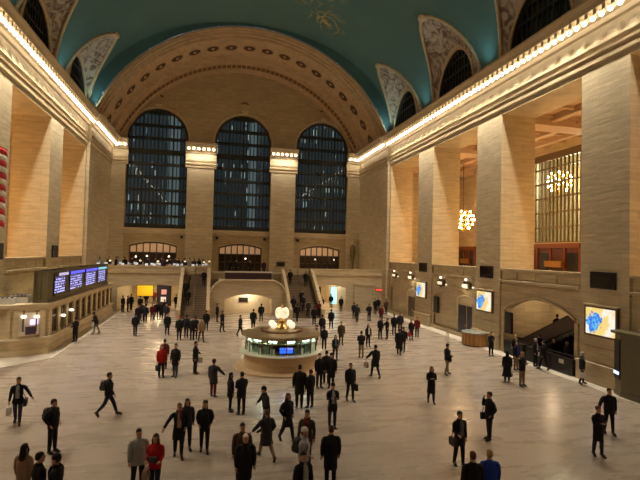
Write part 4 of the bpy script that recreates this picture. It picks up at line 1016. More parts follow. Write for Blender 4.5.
# unseen spots added under the cornice to carry the bulbs' light down the walls
for sg in (1, -1):
    y = Y0 + 1.2
    while y < YE - 1:
        l = bpy.data.lights.new('bulb_fill_spot', 'SPOT'); l.energy = 1080 if y > 47 else 1150 if y > 24 else 640 if y > 17 else (70 if sg < 0 else 150); l.spot_size = R0(98); l.spot_blend = .8; l.color = (1, .88, .69); l.shadow_soft_size = .12
        o = bpy.data.objects.new('bulb_fill_spot', l); COL.objects.link(o); o.location = (CX + sg * (HW - .68), y, 20.35)
        o.rotation_euler = Vector((sg * .17, 0, 1)).to_track_quat('Z', 'Y').to_euler(); y += 1.24
# big fixtures under the gallery ceilings
for sg in (1, -1):
    for k in range(4):
        point('gallery_lamp', (CX + sg * (HW + 6), BC[k] - 1.5, 10.3), 800, (1, .53, .18), .8)
for k in (2,): point('arch_lamp', (XR + 2.6, BC[k] + 1.5, 3.9), 90, (1, .72, .42), .2)
for k in (0, 1): point('arch_lamp', (XR - .45, (48.6, 37.4)[k], 4.25), 16, (1, .72, .42), .15)
point('annex_lamp', (XR + 15, 42, 15.5), 3500, (1, .76, .48), .6)
for x, y in ((-5.9, 63), (-5.9, 70), (14.2, 63), (14.2, 70)): point('passage_lamp', (x, y, 3.2), 260, (1, .78, .48), .25)
for x in (-7.5, 15): point('balcony_lamp', (x, 63, 8.2), 120, (1, .7, .42), .2)

for a in range(10): point('booth_lamp', (bx_ + 2.03 * math.cos(a * PI / 5 + .3), by_ + 2.03 * math.sin(a * PI / 5 + .3), 1.84), 16, (.75, 1, .92), .04)
w = bpy.data.worlds.new('night'); S.world = w; w.use_nodes = True
w.node_tree.nodes['Background'].inputs[0].default_value = (.18, .192, .2, 1); w.node_tree.nodes['Background'].inputs[1].default_value = .75
# ------------------------------------------------------------------ people
def cloth(name, rough=.8):
    m, nt, b = nodes(name); oi = N(nt, 'ShaderNodeObjectInfo'); tc = N(nt, 'ShaderNodeTexCoord')
    nz = N(nt, 'ShaderNodeTexNoise'); nz.inputs['Scale'].default_value = 9; L(nt, tc.outputs['Object'], nz.inputs['Vector'])
    mr = N(nt, 'ShaderNodeMapRange'); mr.inputs[3].default_value = .75; mr.inputs[4].default_value = 1.2; L(nt, nz.outputs['Fac'], mr.inputs[0])
    mu = N(nt, 'ShaderNodeVectorMath', operation='SCALE'); L(nt, oi.outputs['Color'], mu.inputs[0]); L(nt, mr.outputs[0], mu.inputs['Scale']); L(nt, mu.outputs[0], b.inputs['Base Color'])
    b.inputs['Roughness'].default_value = rough; b.inputs['Specular IOR Level'].default_value = .25; return m
M_CLOTH = cloth('woven_cloth'); M_HAIR = cloth('hair_strands', .55)
M_SKIN = plain('skin', (.50, .27, .17), .55, nscale=20); M_SHOE = plain('shoe_leather', (.02, .014, .012), .4)
M_EYE = plain('eye', (.03, .02, .015), .2, noise=0); M_LIP = plain('lips', (.38, .12, .09), .5, noise=0)
def rot(v, ax, a): return Matrix.Rotation(a, 3, ax) @ v
def R_(d): return math.radians(d)
class Pose:
    pass
def pose(stride=0, arms='down', lean=0, sex='m', sit=False):
    """joints of a 1.75 m figure facing -Y"""
    J = {}; D = Vector
    sh = .185 if sex == 'm' else .165; hp = .09
    def leg(s, th, kn):   # th: thigh swing forward (deg), kn: knee bend
        hip = D((s * hp, 0, 0)); d1 = rot(D((s * .01, 0, -.43)), 'X', -R_(th)); k = hip + d1
        d2 = rot(D((0, 0, -.42)), 'X', -R_(th - kn)); a = k + d2
        tl = rot(D((s * .02, -.17, -.045)), 'X', -R_(max(-50, (th - kn)) * (.9 if th - kn < 0 else .5))); return hip, k, a, a + tl
    if sit: A = leg(1, 85, 88); B = leg(-1, 82, 84)
    elif stride > 0: A = leg(1, stride, 4 + stride * .1); B = leg(-1, -stride * .75, stride * 1.0)
    elif stride < 0: A = leg(1, stride * .75, -stride * 1.0); B = leg(-1, -stride, 4 - stride * .1)
    else: A = leg(1, 3, 4); B = leg(-1, -2, 1)
    zmin = min(A[2].z - .085, B[2].z - .085, A[3].z - .03, B[3].z - .03); up_ = D((0, 0, -zmin))
    J['legs'] = [[p + up_ for p in q] for q in (A, B)]
    P = up_.copy(); J['pelvis'] = P
    def T(x, y, z): return P + rot(D((x, y, z)), 'X', R_(lean))
    J['spine'] = T(0, 0, .2); J['chest'] = T(0, .01, .40); J['neck'] = T(0, .015, .535); J['head'] = T(0, -.01 - .0005 * lean, .70)
    J['T'] = T; J['sh'] = sh; J['lean'] = lean
    sw = stride * .9
    arm = []
    for s in (1, -1):
        S0 = T(s * sh, .01, .49)
        a = arms if isinstance(arms, str) else arms[0 if s > 0 else 1]
        if a == 'down': th = -sw * s if stride else 2; u = rot(D((s * .05, 0, -.28)), 'X', -R_(th)); f = rot(D((s * .015, -.05, -.25)), 'X', -R_(th + abs(th) * .3))
        elif a == 'pocket': u = D((s * .09, .08, -.26)); f = D((-s * .06, -.13, -.19))
        elif a == 'phone': u = D((s * .02, -.05, -.27)); f = D((-s * .11, -.20, .06))
        elif a == 'ear': u = D((s * .10, -.10, -.20)); f = D((-s * .10, -.04, .27))
        elif a == 'hold': u = D((s * .03, 0, -.28)); f = D((-s * .02, -.22, -.06))
        elif a == 'out': u = D((s * .16, -.08, -.21)); f = D((s * .12, -.12, -.17))
        elif a == 'back': u = D((s * .08, .12, -.24)); f = D((s * .02, .05, -.24))
        elif a == 'hip': u = D((s * .17, .05, -.22)); f = D((-s * .16, -.08, -.15))
        elif a == 'carry': u = D((s * .03, .01, -.28)); f = D((s * .01, -.03, -.25))
        u = rot(u, 'X', R_(lean * .6)); f = rot(f, 'X', R_(lean * .6))
        arm.append([S0, S0 + u, S0 + u + f])
    J['arms'] = arm
    return J
BODY = {}
def skinbody(J, bare=False):
    """one continuous skinned trunk with limbs, then head with a face and five-fingered hands"""
    vs = []; es = []; rad = []
    def v(p, rx, ry=None): vs.append(tuple(p)); rad.append((rx, ry or rx)); return len(vs) - 1
    p = v(J['pelvis'] + Vector((0, 0, .0)), .125, .10); s1 = v(J['spine'], .12, .10); c = v(J['chest'], .135, .105); n = v(J['neck'], .06, .06); h = v(J['neck'].lerp(J['head'], .45), .052, .055)
    es += [(p, s1), (s1, c), (c, n), (n, h)]
    for L_ in J['legs']:
        a = v(L_[0] - Vector((0, 0, .06)), .105, .108); k = v(L_[1], .078); k2 = v(L_[1].lerp(L_[2], .35), .074); an = v(L_[2], .056); t = v(L_[3], .042, .032)
        es += [(p, a), (a, k), (k, k2), (k2, an), (an, t)]
    for A in J['arms']:
        a = v(A[0], .058); e = v(A[1], .043); w = v(A[2], .028, .032)
        es += [(c, a), (a, e), (e, w)]
    me = bpy.data.meshes.new('t'); me.from_pydata(vs, es, []); o = bpy.data.objects.new('t', me); COL.objects.link(o)
    md = o.modifiers.new('s', 'SKIN'); md.use_smooth_shade = True; md2 = o.modifiers.new('u', 'SUBSURF'); md2.levels = 1; md2.render_levels = 1
    for i, r in enumerate(rad): me.skin_vertices[0].data[i].radius = r
    me.skin_vertices[0].data[p].use_root = True
    dg = bpy.context.evaluated_depsgraph_get(); dg.update(); ev = o.evaluated_get(dg); m2 = ev.to_mesh()
    mb = MB(); V = [x.co.copy() for x in m2.vertices]; F_ = [list(q.vertices) for q in m2.polygons]
    ev.to_mesh_clear(); bpy.data.objects.remove(o); bpy.data.meshes.remove(me)
    mb.v = [tuple(x) for x in V]; mb.f = F_
    an = [q[2] for q in J['legs']]; wr = [q[2] for q in J['arms']]; nz = J['neck'].z
    for f in F_:
        ce = sum((V[i] for i in f), Vector()) / len(f)
        if min((ce - a).length for a in an) < .13 and ce.z < min(a.z for a in an) + .35 and any(ce.z < a.z + .03 for a in an): m = 2
        elif ce.z > nz or min((ce - w).length for w in wr) < .04: m = 1
        else: m = 0
        mb.m.append(m)
    # shoes' soles
    for q in J['legs']:
        d = (q[3] - q[2]); d.normalize(); c0 = q[2].lerp(q[3], .45); side_ = d.cross(Vector((0, 0, 1))).normalized(); u_ = side_.cross(d)
        mb.mat(2).obox(c0 - u_ * .035, d * .13, side_ * .04, u_ * .02)
    # head
    T = J['head']; mb.mat(1); n = 14; R = []; HS = 1.0
    prof = [(-.118, .035, .045, -.035), (-.105, .055, .065, -.028), (-.07, .066, .085, -.015), (-.03, .072, .094, -.005), (.02, .075, .098, 0), (.06, .072, .094, .004), (.095, .055, .075, .008), (.115, .028, .038, .01), (.12, .005, .006, .01)]
    for z, rx, ry, oy in prof: R.append([T + Vector((rx * math.sin(2 * PI * j / n), oy - ry * math.cos(2 * PI * j / n), z)) for j in range(n)])
    mb.rings(R)
    mb.add([T + Vector(q) for q in ((0, -.098, .02), (-.016, -.094, -.028), (.016, -.094, -.028), (0, -.122, -.025), (0, -.092, -.04))], [(0, 1, 3), (0, 3, 2), (1, 4, 3), (3, 4, 2)])
    for s in (1, -1): mb.mat(1).ball(T + Vector((s * .077, .01, -.005)), .012, .02, .032, 8, 5); mb.mat(3).ball(T + Vector((s * .03, -.088, .012)), .012, .008, .007, 6, 4)
    mb.mat(4).ball(T + Vector((0, -.090, -.062)), .024, .008, .007, 8, 4)
    # hands
    mb.mat(1)
    for s, A in zip((1, -1), J['arms']):
        d = (A[2] - A[1]).normalized(); side_ = d.cross(Vector((0, 0, 1)) if abs(d.z) < .8 else Vector((s, 0, 0))).normalized()
        if abs(d.z) < .8: pass
        nrm = side_.cross(d).normalized(); pc = A[2] + d * .05
        mb.tube([A[2] - d * .02, A[2] + d * .02, A[2] + d * .06, A[2] + d * .095], [.024, .034, .040, .036], 8, True, .5)
        for k, (off_, ln) in enumerate(((-.027, .062), (-.009, .075), (.009, .07), (.026, .055))):
            b0 = A[2] + d * .085 + side_ * off_; mb.tube([b0, b0 + d * ln * .5 + nrm * .006 * s, b0 + d * ln * .85 + nrm * .028 * s], [.0095, .009, .007], 5)
        b0 = A[2] + d * .03 - side_ * .03; mb.tube([b0, b0 + d * .03 - side_ * .02, b0 + d * .06 - side_ * .022 + nrm * .012 * s], [.012, .011, .008], 5)
    return mb
def coatmesh(J, ln=.12, flare=.0, sleeve=True, puff=0, sex='m'):
    """coat: torso shell from collar to hem and two sleeves; ln = hem below the hip joint"""
    mb = MB(); T = J['T']; n = 16; sh = J['sh']; w = 1 if sex == 'm' else .9
    prof = [(.565, .055, .06, .015), (.55, .075, .07, .015), (.535, .105, .085, .012), (.515, .135, .095, .01), (.485, sh - .03, .108, .008), (.44, sh - .002, .122, .003), (.38, .182 * w + puff, .132 + puff, 0), (.28, .174 * w + puff, .132 + puff, 0), (.17, .158 * w + puff, .124 + puff, 0), (.06, .175 * w + puff, .132 + puff, .0), (-.03, .19 * w + flare * .2 + puff * .5, .142 + flare * .2, 0)]
    z = -.03
    k = max(1, int((ln - .03) / .1))
    for i in range(1, k + 1): zz = -.03 - (ln - .03) * i / k; prof.append((zz, .19 * w + flare * (-zz) + .01, .145 + flare * (-zz) + .02 * (-zz), .0))
    R = []
    for i, (z, rx, ry, oy) in enumerate(prof):
        lean = J['lean']; ring = []
        for j in range(n):
            a = 2 * PI * j / n; wob = 1 + (.035 * math.sin(3 * a + i) + .02 * math.sin(5 * a - i)) * (1 if i > 4 else 0)
            x, y = rx * math.sin(a) * wob, oy - ry * math.cos(a) * wob
            if z > -.03: ring.append(T(x, y, z))
            else: ring.append(J['pelvis'] + Vector((x, y + .0 * z, z)))
        R.append(ring)
    R.append([sum((Vector(q) for q in R[-1]), Vector()) / n + (Vector(q) - sum((Vector(q2) for q2 in R[-1]), Vector()) / n) * .8 + Vector((0, 0, .015)) for q in R[-1]])
    mb.rings(R, cap=False)
    mb.rings([[T(rx * math.sin(2 * PI * j / n), .015 - ry * math.cos(2 * PI * j / n), z) for j in range(n)] for z, rx, ry in ((.535, .085, .085), (.58, .072, .078), (.585, .058, .064))], cap=False)  # collar
    for s, A in zip((1, -1), J['arms']):
        e = A[1]; d = (A[2] - A[1]).normalized(); u = (A[1] - A[0]).normalized()
        mb.tube([T(s * (sh - .10), .01, .462), T(s * (sh - .05), .01, .472), T(s * (sh - .01), .01, .47) + u * .015, A[0] + u * .09, A[0].lerp(e, .6), e, e.lerp(A[2], .5), A[2] + d * .005], [.05, .066, .068 + puff * .4, .070 + puff * .6, .064 + puff * .6, .058 + puff * .5, .052 + puff * .4, .042], 9)
    return mb
def hairmesh(J, style):
    T = J['head']; mb = MB(); n = 14; R = []
    k = {'short': 0, 'bald': 0, 'long': 1, 'bun': 2, 'tail': 3}.get(style, 0)
    for z, f in ((-.035, 1.0), (.0, 1.04), (.04, 1.06), (.08, 1.02), (.108, .86), (.128, .62), (.139, .34), (.142, .03)):
        ring = []
        for j in range(n):
            a = 2 * PI * j / n; c = -math.cos(a); x = .079 * math.sin(a) * f; y = .012 + .100 * c * f
            zz = z
            if c < -.2 and z < .07: zz = .07 + .004 * (z + .035) * 10; y = .012 + .100 * c * 1.0      # forehead stays clear
            if style == 'bald' and z > .06: x *= .86; y *= .86
            ring.append(T + Vector((x, y, zz)))
        R.append(ring)
    mb.rings(R)
    if style == 'long':
        R = []
        for z, rx, ry, oy in ((.09, .07, .06, .05), (.02, .086, .06, .055), (-.06, .092, .055, .06), (-.15, .10, .05, .075), (-.25, .095, .045, .10), (-.34, .06, .03, .115)):
            R.append([T + Vector((rx * math.sin(2 * PI * j / n), oy - ry * math.cos(2 * PI * j / n), z)) for j in range(n)])
        mb.rings(R)
        for s in (1, -1): mb.tube([T + Vector((s * .06, -.02, .07)), T + Vector((s * .082, -.035, -.03)), T + Vector((s * .085, -.02, -.16))], [.02, .028, .015], 6)
    if style == 'bun': mb.ball(T + Vector((0, .115, .05)), .045)
    if style == 'tail': mb.tube([T + Vector((0, .09, .05)), T + Vector((0, .14, 0)), T + Vector((0, .13, -.16))], [.03, .035, .012], 7)
    return mb
def hatmesh(J, style):
    T = J['head']; mb = MB()
    if style == 'beanie': mb.rings([[T + Vector((.088 * f * math.sin(2 * PI * j / 14), .008 - .108 * f * math.cos(2 * PI * j / 14), z)) for j in range(14)] for z, f in ((.03, 1.0), (.035, 1.04), (.065, 1.05), (.075, 1.0), (.12, .9), (.155, .5), (.165, .04))])
    elif style == 'hood':
        mb.rings([[T + Vector((.10 * f * math.sin(2 * PI * j / 14), .03 + oy - .11 * f * math.cos(2 * PI * j / 14), z)) for j in range(14)] for z, f, oy in ((-.17, 1.05, .0), (-.12, 1.0, .02), (-.05, .95, .035), (.03, .97, .035), (.09, .93, .02), (.135, .7, .01), (.155, .1, .01))])
    else:
        mb.rings([[T + Vector((.086 * f * math.sin(2 * PI * j / 14), .005 - .106 * f * math.cos(2 * PI * j / 14), z)) for j in range(14)] for z, f in ((.055, 1.02), (.10, 1.0), (.14, .75), (.15, .05))])
        mb.rings([[T + Vector((q * .075 * math.sin(2 * PI * j / 14), -.07 - q * .09 * (math.cos(2 * PI * j / 14) + 1) * .6, z + .0)) for j in range(14)] for q, z in ((1, .055), (1, .065))])
    return mb
MESH = {}
def cached(key, fn, name, mats):
    if key not in MESH: MESH[key] = fn().mesh(name, mats, True)
    return MESH[key]
C_ = {'black': (.010, .009, .011), 'navy': (.014, .018, .035), 'char': (.03, .03, .034), 'grey': (.13, .13, .13), 'lgrey': (.33, .33, .33), 'brown': (.07, .04, .018), 'tan': (.30, .19, .13), 'red': (.42, .012, .012), 'maroon': (.13, .010, .014),
      'white': (.60, .57, .52), 'khaki': (.22, .15, .08), 'blue': (.02, .05, .38), 'olive': (.06, .05, .02), 'jean': (.035, .045, .08), 'blond': (.42, .28, .12), 'hbrown': (.05, .022, .01), 'hblack': (.008, .006, .006), 'auburn': (.11, .03, .012), 'hgrey': (.45, .43, .40), 'hwhite': (.75, .72, .66), 'shirt': (.42, .30, .19), 'plum': (.05, .02, .04), 'none': (.5, .27, .17)}
NP = [0]
def person(loc, face, label, coat='black', ln=.12, legs='black', hair='hblack', style='short', sex='m', stride=0, arms='down', lean=0, h=None, hat=None, hatc='black', shirt=None, scarf=None, flare=0, puff=0, sit=False, group=None, glasses=False, shoes=None):
    NP[0] += 1
    if h is None: h = (1.78 if sex == 'm' else 1.68) * random.uniform(.985, 1.02)
    if not puff and not shirt: puff = .026
    sc = h / 1.75; arms = tuple(arms) if isinstance(arms, list) else arms
    pk = (stride, arms, lean, sex, sit); J = pose(*pk[:3], sex=sex, sit=sit)
    t = thing('person', label, 'person', loc, R_(face), group); t.scale = (sc, sc, sc)
    def part(nm, key, fn, mats, c):
        o = bpy.data.objects.new(nm, cached(key, fn, nm, mats)); COL.objects.link(o); o.parent = t; o.color = (*C_[c], 1); return o
    part('body', ('b', pk), lambda: skinbody(J), [M_CLOTH, M_SKIN, M_SHOE, M_EYE, M_LIP], legs)
    part('coat', ('c', pk, ln, flare, puff), lambda: coatmesh(J, ln, flare, True, puff, sex), [M_CLOTH], coat)
    if hair != 'none': part('hair', ('h', pk, style), lambda: hairmesh(J, style), [M_HAIR], hair)
    if hat: part('hat' if hat != 'hood' else 'hood', ('t', pk, hat), lambda: hatmesh(J, hat), [M_CLOTH], hatc)
    if scarf:
        def fn():
            m = MB(); m.tube([J['T'](.075 * math.sin(a), .012 - .08 * math.cos(a), .575) for a in [2 * PI * i / 14 for i in range(15)]], .035, 7, False); m.tube([J['T'](.03, -.10, .56), J['T'](.05, -.145, .42), J['T'](.05, -.145, .30)], [.03, .035, .025], 6); return m
        part('scarf', ('s', pk), fn, [M_CLOTH], scarf)
    if shirt:
        def fn():
            R = []
            for z, wd, ry in ((.56, .03, .085), (.5, .05, .108), (.44, .06, .13), (.36, .065, .147), (.26, .07, .147), (.16, .07, .142), (.06, .065, .145)):
                R.append([J['T'](wd * q, -ry * math.sqrt(max(.1, 1 - (wd * q / .2) ** 2)) * 1.03 - puff, z) for q in (-1, -.5, 0, .5, 1)])
            m = MB(); m.rings(R, cap=False, closed=False); B2 = [[Vector(p) + Vector((0, .02, 0)) for p in r] for r in R]; m.rings(B2, cap=False, closed=False); return m
        part('shirt', ('f', pk, puff), fn, [M_CLOTH], shirt)
    if glasses:
        def fn():
            m = MB(); T = J['head']
            for s in (1, -1): m.tube([T + Vector((s * .03 + .02 * math.cos(a), -.104, .012 + .016 * math.sin(a))) for a in [2 * PI * i / 10 for i in range(11)]], .003, 4, False); m.tube([T + Vector((s * .05, -.10, .015)), T + Vector((s * .08, .0, .015))], .003, 4)
            return m
        part('glasses', ('g', pk), fn, [M_BLACK], 'black')
    t['_J'] = 1; del t['_J']
    return t, J, sc
def wpos(pt, v):
    t, J, sc = pt; a = t.rotation_euler[2]; v = Vector(v) * sc; c, s = math.cos(a), math.sin(a)
    return Vector((t.location.x + v.x * c - v.y * s, t.location.y + v.x * s + v.y * c, t.location.z + v.z))
def bag(pt, kind, col, label, side_=1):
    """bags are things of their own: carried in a hand, on the back or at the hip"""
    t, J, sc = pt; rz = t.rotation_euler[2]; cm = plain('bag_' + col, C_[col], .6)
    if kind == 'backpack':
        p = wpos(pt, J['T'](0, .135, .14)); b = thing('backpack', label, 'backpack', p, rz); m = MB()
        m.rings([[(x * .17 * f, .09 + y * .10 * f2, z) for x, y in ((-1, -1), (-.6, 1), (.6, 1), (1, -1))] for z, f, f2 in ((0, .9, .9), (.05, 1, 1), (.25, 1, .95), (.36, .85, .8), (.40, .5, .5))]); m.build('sack', cm, b)
        m = MB(); m.box(-.10, .10, .17, .215, .04, .18); m.build('pocket', cm, b); m = MB()
        for s in (-.1, .1): m.tube([(s, .0, .05), (s * 1.1, .02, .3), (s * 1.1, -.06, .40), (s * 1.1, -.17, .37), (s * 1.2, -.285, .22), (s * 1.6, -.24, .05)], .014, 6)
        m.build('strap', cm, b)
    elif kind == 'satchel':
        p = wpos(pt, J['T'](side_ * .20, -.04, -.12)); b = thing('shoulder_bag', label, 'bag', p, rz); m = MB(); m.obox((side_ * .06, 0, 0), (.05, 0, 0), (0, .17, 0), (0, 0, .13)); m.build('body', cm, b)
        m = MB(); m.obox((side_ * .115, 0, .03), (.008, 0, 0), (0, .17, 0), (0, 0, .09)); m.build('flap', cm, b); m = MB(); m.tube([(side_ * .05, .12, .12), (-side_ * .14, .17, .52), (-side_ * .27, .06, .67), (-side_ * .15, -.14, .46), (side_ * .05, -.12, .12)], .013, 6); m.build('strap', cm, b)
    elif kind == 'case':
        A = J['arms'][0 if side_ > 0 else 1]; p = wpos(pt, A[2] + Vector((0, 0, -.13))); b = thing('briefcase', label, 'bag', p, rz + R_(10)); m = MB(); m.box(-.05, .05, -.21, .21, -.30, 0); m.build('body', cm, b)
        m = MB(); m.tube([(0, -.06, 0), (0, -.06, .06), (0, .06, .06), (0, .06, 0)], .01, 6); m.build('handle', cm, b)
    elif kind == 'tote':
        A = J['arms'][0 if side_ > 0 else 1]; p = wpos(pt, A[2] + Vector((0, 0, -.10))); b = thing('handbag' if col not in ('white', 'lgrey') else 'shopping_bag', label, 'bag', p, rz); m = MB()
        m.rings([[(x * .07 * f, y * .16 * f, z) for x, y in ((-1, -1), (1, -1), (1, 1), (-1, 1))] for z, f in ((-.42, .9), (-.38, 1), (-.2, 1), (-.12, .8))]); m.build('body', cm, b)
        m = MB(); m.tube([(0, -.09, -.13), (0, -.06, .0), (0, 0, .035), (0, .06, .0), (0, .09, -.13)], .009, 6); m.build('handle', cm, b)
    elif kind == 'suitcase':
        A = J['arms'][0 if side_ > 0 else 1]; w_ = wpos(pt, A[2]); b = thing('suitcase', label, 'suitcase', (w_.x, w_.y, 0), rz); m = MB(); m.box(-.2, .2, .14, .40, .05, .62); m.build('body', cm, b)
        m = MB(); m.tube([(-.09, .25, .62), (-.09, .05, .84), (.09, .05, .84), (.09, .25, .62)], .012, 6); m.build('handle', cm, b); 
        for s in (-1, 1): m = MB(); m.ball((s * .16, .27, .035), .035, .035, .035); m.build('wheel', M_BLACK, b)
    elif kind == 'tablet':
        p = wpos(pt, (J['arms'][0][2] + J['arms'][1][2]) / 2 + Vector((0, -.06, .06))); b = thing('folder', label, 'folder', p, rz); m = MB(); m.obox((0, 0, 0), (.13, 0, 0), (0, .012, .004), (0, -.03, .09)); m.build('cover', cm, b); m = MB(); m.obox((0, -.017, 0), (.11, 0, 0), (0, .004, 0), (0, -.03, .08)); m.build('front', M_BLACK, b)
    elif kind == 'paper':
        p = wpos(pt, (J['arms'][0][2] + J['arms'][1][2]) / 2 + Vector((0, -.1, .04))); b = thing('phone', label, 'phone', p, rz); m = MB(); m.obox((0, 0, 0), (.04, 0, 0), (0, .005, 0), (0, -.03, .07)); m.build('case', M_BLACK, b); m = MB(); m.obox((0, .008, .002), (.035, 0, 0), (0, .002, 0), (0, -.03, .064)); m.build('screen', plain('phone_glow', (.5, .5, .6), .3, emit=(.7, .75, 1), es=.7, noise=0), b)
    return b
def P(px, py, face, label, **k):
    p = at(px, py)
    if p.y > 50.4 and (-3.0 < p.x < -.1 or 8.4 < p.x < 11.9):      # stands on the stair flights
        d = ray(px, py); lo, hi = 50.0, p.y
        for _ in range(30):
            y = (lo + hi) / 2; q = d * (y / d.y); z = H + q.z
            if z > max(0, (y - 50.6) * 4.2 / 6.5): lo = y
            else: hi = y
        i = max(0, int((lo - 50.6) / .25) + 1) if lo > 50.45 else 0; p = Vector((d.x * lo / d.y, lo, i * 4.2 / 26))
    elif p.x > 20.3 and k.get('label') is None: p = Vector((20.3, p.y * 20.3 / p.x, 0))
    elif p.y > 56.8 and not (-9.6 < p.x < -3.5 or 12.4 < p.x < 15.9): p = Vector((p.x * 56.7 / p.y, 56.7, 0))
    return person(p, face, label, **k)
# face: 0 towards the camera, 90 towards the escalator side, 180 away, -90 towards the ticket office
# --- nearest people
p = P(17, 424, 10, 'man in open dark jacket over grey shirt walking in by the ticket office corner', coat='black', shirt='lgrey', legs='jean', stride=14, ln=.15, arms=['out', 'down'])
bag(p, 'satchel', 'black', 'black shoulder bag on the man entering by the ticket office corner', 1); bag(p, 'tote', 'white', 'white carrier bag of the man entering by the ticket office corner', -1)
p = P(52, 453, 70, 'man standing alone in black near the lower corner of the floor, facing the clock', stride=0, arms='pocket', ln=.12); bag(p, 'backpack', 'black', 'black backpack on the man standing alone near the long-haired woman')
p = P(108, 416, 85, 'man in dark jacket striding alone across the empty floor by the ticket office', stride=24, ln=.08, legs='navy'); bag(p, 'backpack', 'char', 'small dark backpack on the striding man')
p = P(137, 492, 15, 'dark-haired man in grey sweater walking beside the woman in a red coat', coat='lgrey', legs='black', stride=12, ln=.16)
p = P(154, 497, -12, 'long-haired woman in a red coat holding a black folder', coat='red', hair='hbrown', style='long', sex='f', legs='navy', stride=10, arms=['hold', 'hold'], h=1.72); bag(p, 'tablet', 'black', 'black folder held by the woman in the red coat'); bag(p, 'tote', 'tan', 'tan handbag of the woman in the red coat', -1)
P(22, 511, 160, 'woman with very long black hair and a tan coat seen from behind', coat='tan', style='long', sex='f', ln=.3, h=1.72)
P(37, 527, 120, 'man with short hair and glasses in black at the bottom edge beside the tan coat', coat='black', glasses=True)
p = P(54, 528, -100, 'person in black beanie and thick black scarf at the bottom edge', coat='black', hat='beanie', hair='hbrown', scarf='black')
P(186, 449, 10, 'dark-haired person walking half hidden behind the man in the tan shirt', coat='char', stride=12, sex='f', style='long', h=1.72)
P(178, 457, 5, 'man in glasses with open dark coat over a tan shirt', coat='black', shirt='shirt', scarf='maroon', glasses=True, hair='brown', style='bald', stride=10, ln=.35, arms=['pocket', 'out'])
P(204, 452, 0, 'woman in a hooded black puffer jacket walking towards the camera', hat='hood', sex='f', puff=.03, ln=.2, stride=8, arms='pocket', hair='hbrown', h=1.72)
P(213, 397, 150, 'person in flat cap, dark coat and maroon trousers', hat='cap', legs='maroon', ln=.3, coat='char', arms=['carry', 'out'])
p = P(230, 412, 100, 'shorter long-haired figure in black of the pair before the booth', sex='f', style='long', ln=.25)
P(241, 415, -160, 'taller figure in black of the pair before the booth', ln=.2, arms='phone')
p = P(266, 431, -80, 'person in knit hat and black jacket leaning forward, one arm stretched out', hat='beanie', stride=18, arms=['out', 'out'], ln=.2, puff=.02, lean=10, h=1.72)
p = P(266, 459, -160, 'brown-haired woman in a dark windblown coat striding away', coat='char', hair='brown', style='tail', sex='f', stride=26, arms=['out', 'pocket'], ln=.35, flare=.18, legs='tan', h=1.68)
P(287, 442, 30, 'auburn-haired woman in a long black coat walking alone', hair='auburn', style='long', sex='f', ln=.35, stride=18, arms='pocket', h=1.76)
P(241, 484, 0, 'dark-haired man just behind the white-haired man', coat='brown', ln=.2, h=1.78)
P(244, 498, 5, 'white-haired old man in a bulky black coat', hair='hwhite', style='bald', ln=.4, puff=.05, legs='grey', scarf='black')
p = P(306, 466, -25, 'dark-haired man in an olive brown jacket behind the white vest', coat='olive', scarf='maroon', legs='brown', ln=.25, shirt='maroon')
p = P(303, 491, 60, 'person in white cap and pale vest with black sleeves', coat='lgrey', hat='beanie', hatc='white', ln=.08, stride=14, arms=['down', 'hold']); bag(p, 'backpack', 'black', 'black backpack on the person in the pale vest'); bag(p, 'suitcase', 'black', 'black suitcase pulled by the person in the pale vest', -1)
P(302, 522, 20, 'dark-haired man in black jacket and pale collar at the bottom edge', shirt='lgrey')
P(330, 487, 175, 'balding man in a long black coat seen from behind', hair='hbrown', style='bald', ln=.4, puff=.04)
p = P(332, 428, 0, 'man in open black suit jacket and white shirt looking at his phone', shirt='lgrey', arms='phone', legs='navy', hat='cap', ln=.25); bag(p, 'paper', 'black', 'phone in the hands of the man in the white shirt')
p = P(350, 401, 10, 'man in dark jacket carrying a black case past the pair in black', arms=['down', 'carry'], stride=9, ln=.08, hair='hbrown'); bag(p, 'case', 'black', 'black case carried by the man beyond the white-shirted man', 1)
p = P(459, 466, 5, 'man in grey cardigan under a black jacket with a shoulder bag', shirt='grey', arms=['down', 'hold'], stride=7, ln=.25, legs='black'); bag(p, 'satchel', 'black', 'black shoulder bag of the man in the grey cardigan', -1)
p = P(489, 440, -95, 'man in black holding a phone to his ear', arms=['pocket', 'ear'], ln=.12, hair='hbrown'); bag(p, 'satchel', 'black', 'black shoulder bag on the man phoning', -1)
P(472, 521, 170, 'red-brown haired man in black at the bottom edge', hair='auburn', ln=.3, puff=.03)
P(489, 516, 165, 'blond person in a bright blue jacket at the bottom edge', coat='blue', hair='blond', style='short', ln=.2, h=1.74)
p = P(598, 456, -5, 'woman in a dark coat with white shoes looking at her phone', hair='auburn', style='bun', sex='f', ln=.38, arms='phone', stride=6, legs='char', coat='black', h=1.72); bag(p, 'paper', 'black', 'phone held by the woman in white shoes')
P(609, 434, -20, 'man in black jacket walking close behind the woman with the phone', hair='hbrown', stride=9, ln=.15, arms=['down', 'out'])
P(431, 403, -15, 'woman in a knee-length black coat walking alone in the open floor', hair='auburn', style='long', sex='f', ln=.45, flare=.06, stride=12, arms='phone')
p = P(447, 375, 95, 'man in cap carrying a dark case level with the wooden desk', hat='cap', legs='khaki', stride=11, arms='hold', ln=.1); bag(p, 'case', 'black', 'dark case held by the man in the cap', 1)
P(491, 356, 0, 'person in a long black coat beside the wooden desk', sex='f', ln=.35, hair='auburn', arms='phone')
p = P(507, 382, 150, 'person in hooded long black coat near the escalators', hat='hood', sex='f', ln=.6, flare=.15); bag(p, 'tote', 'white', 'white bag of the person in the hooded coat', -1)
P(522, 386, 20, 'blond person in dark jacket and pale trousers near the escalators', hair='blond', legs='khaki', ln=.12, arms='phone', hat='beanie', hatc='tan')
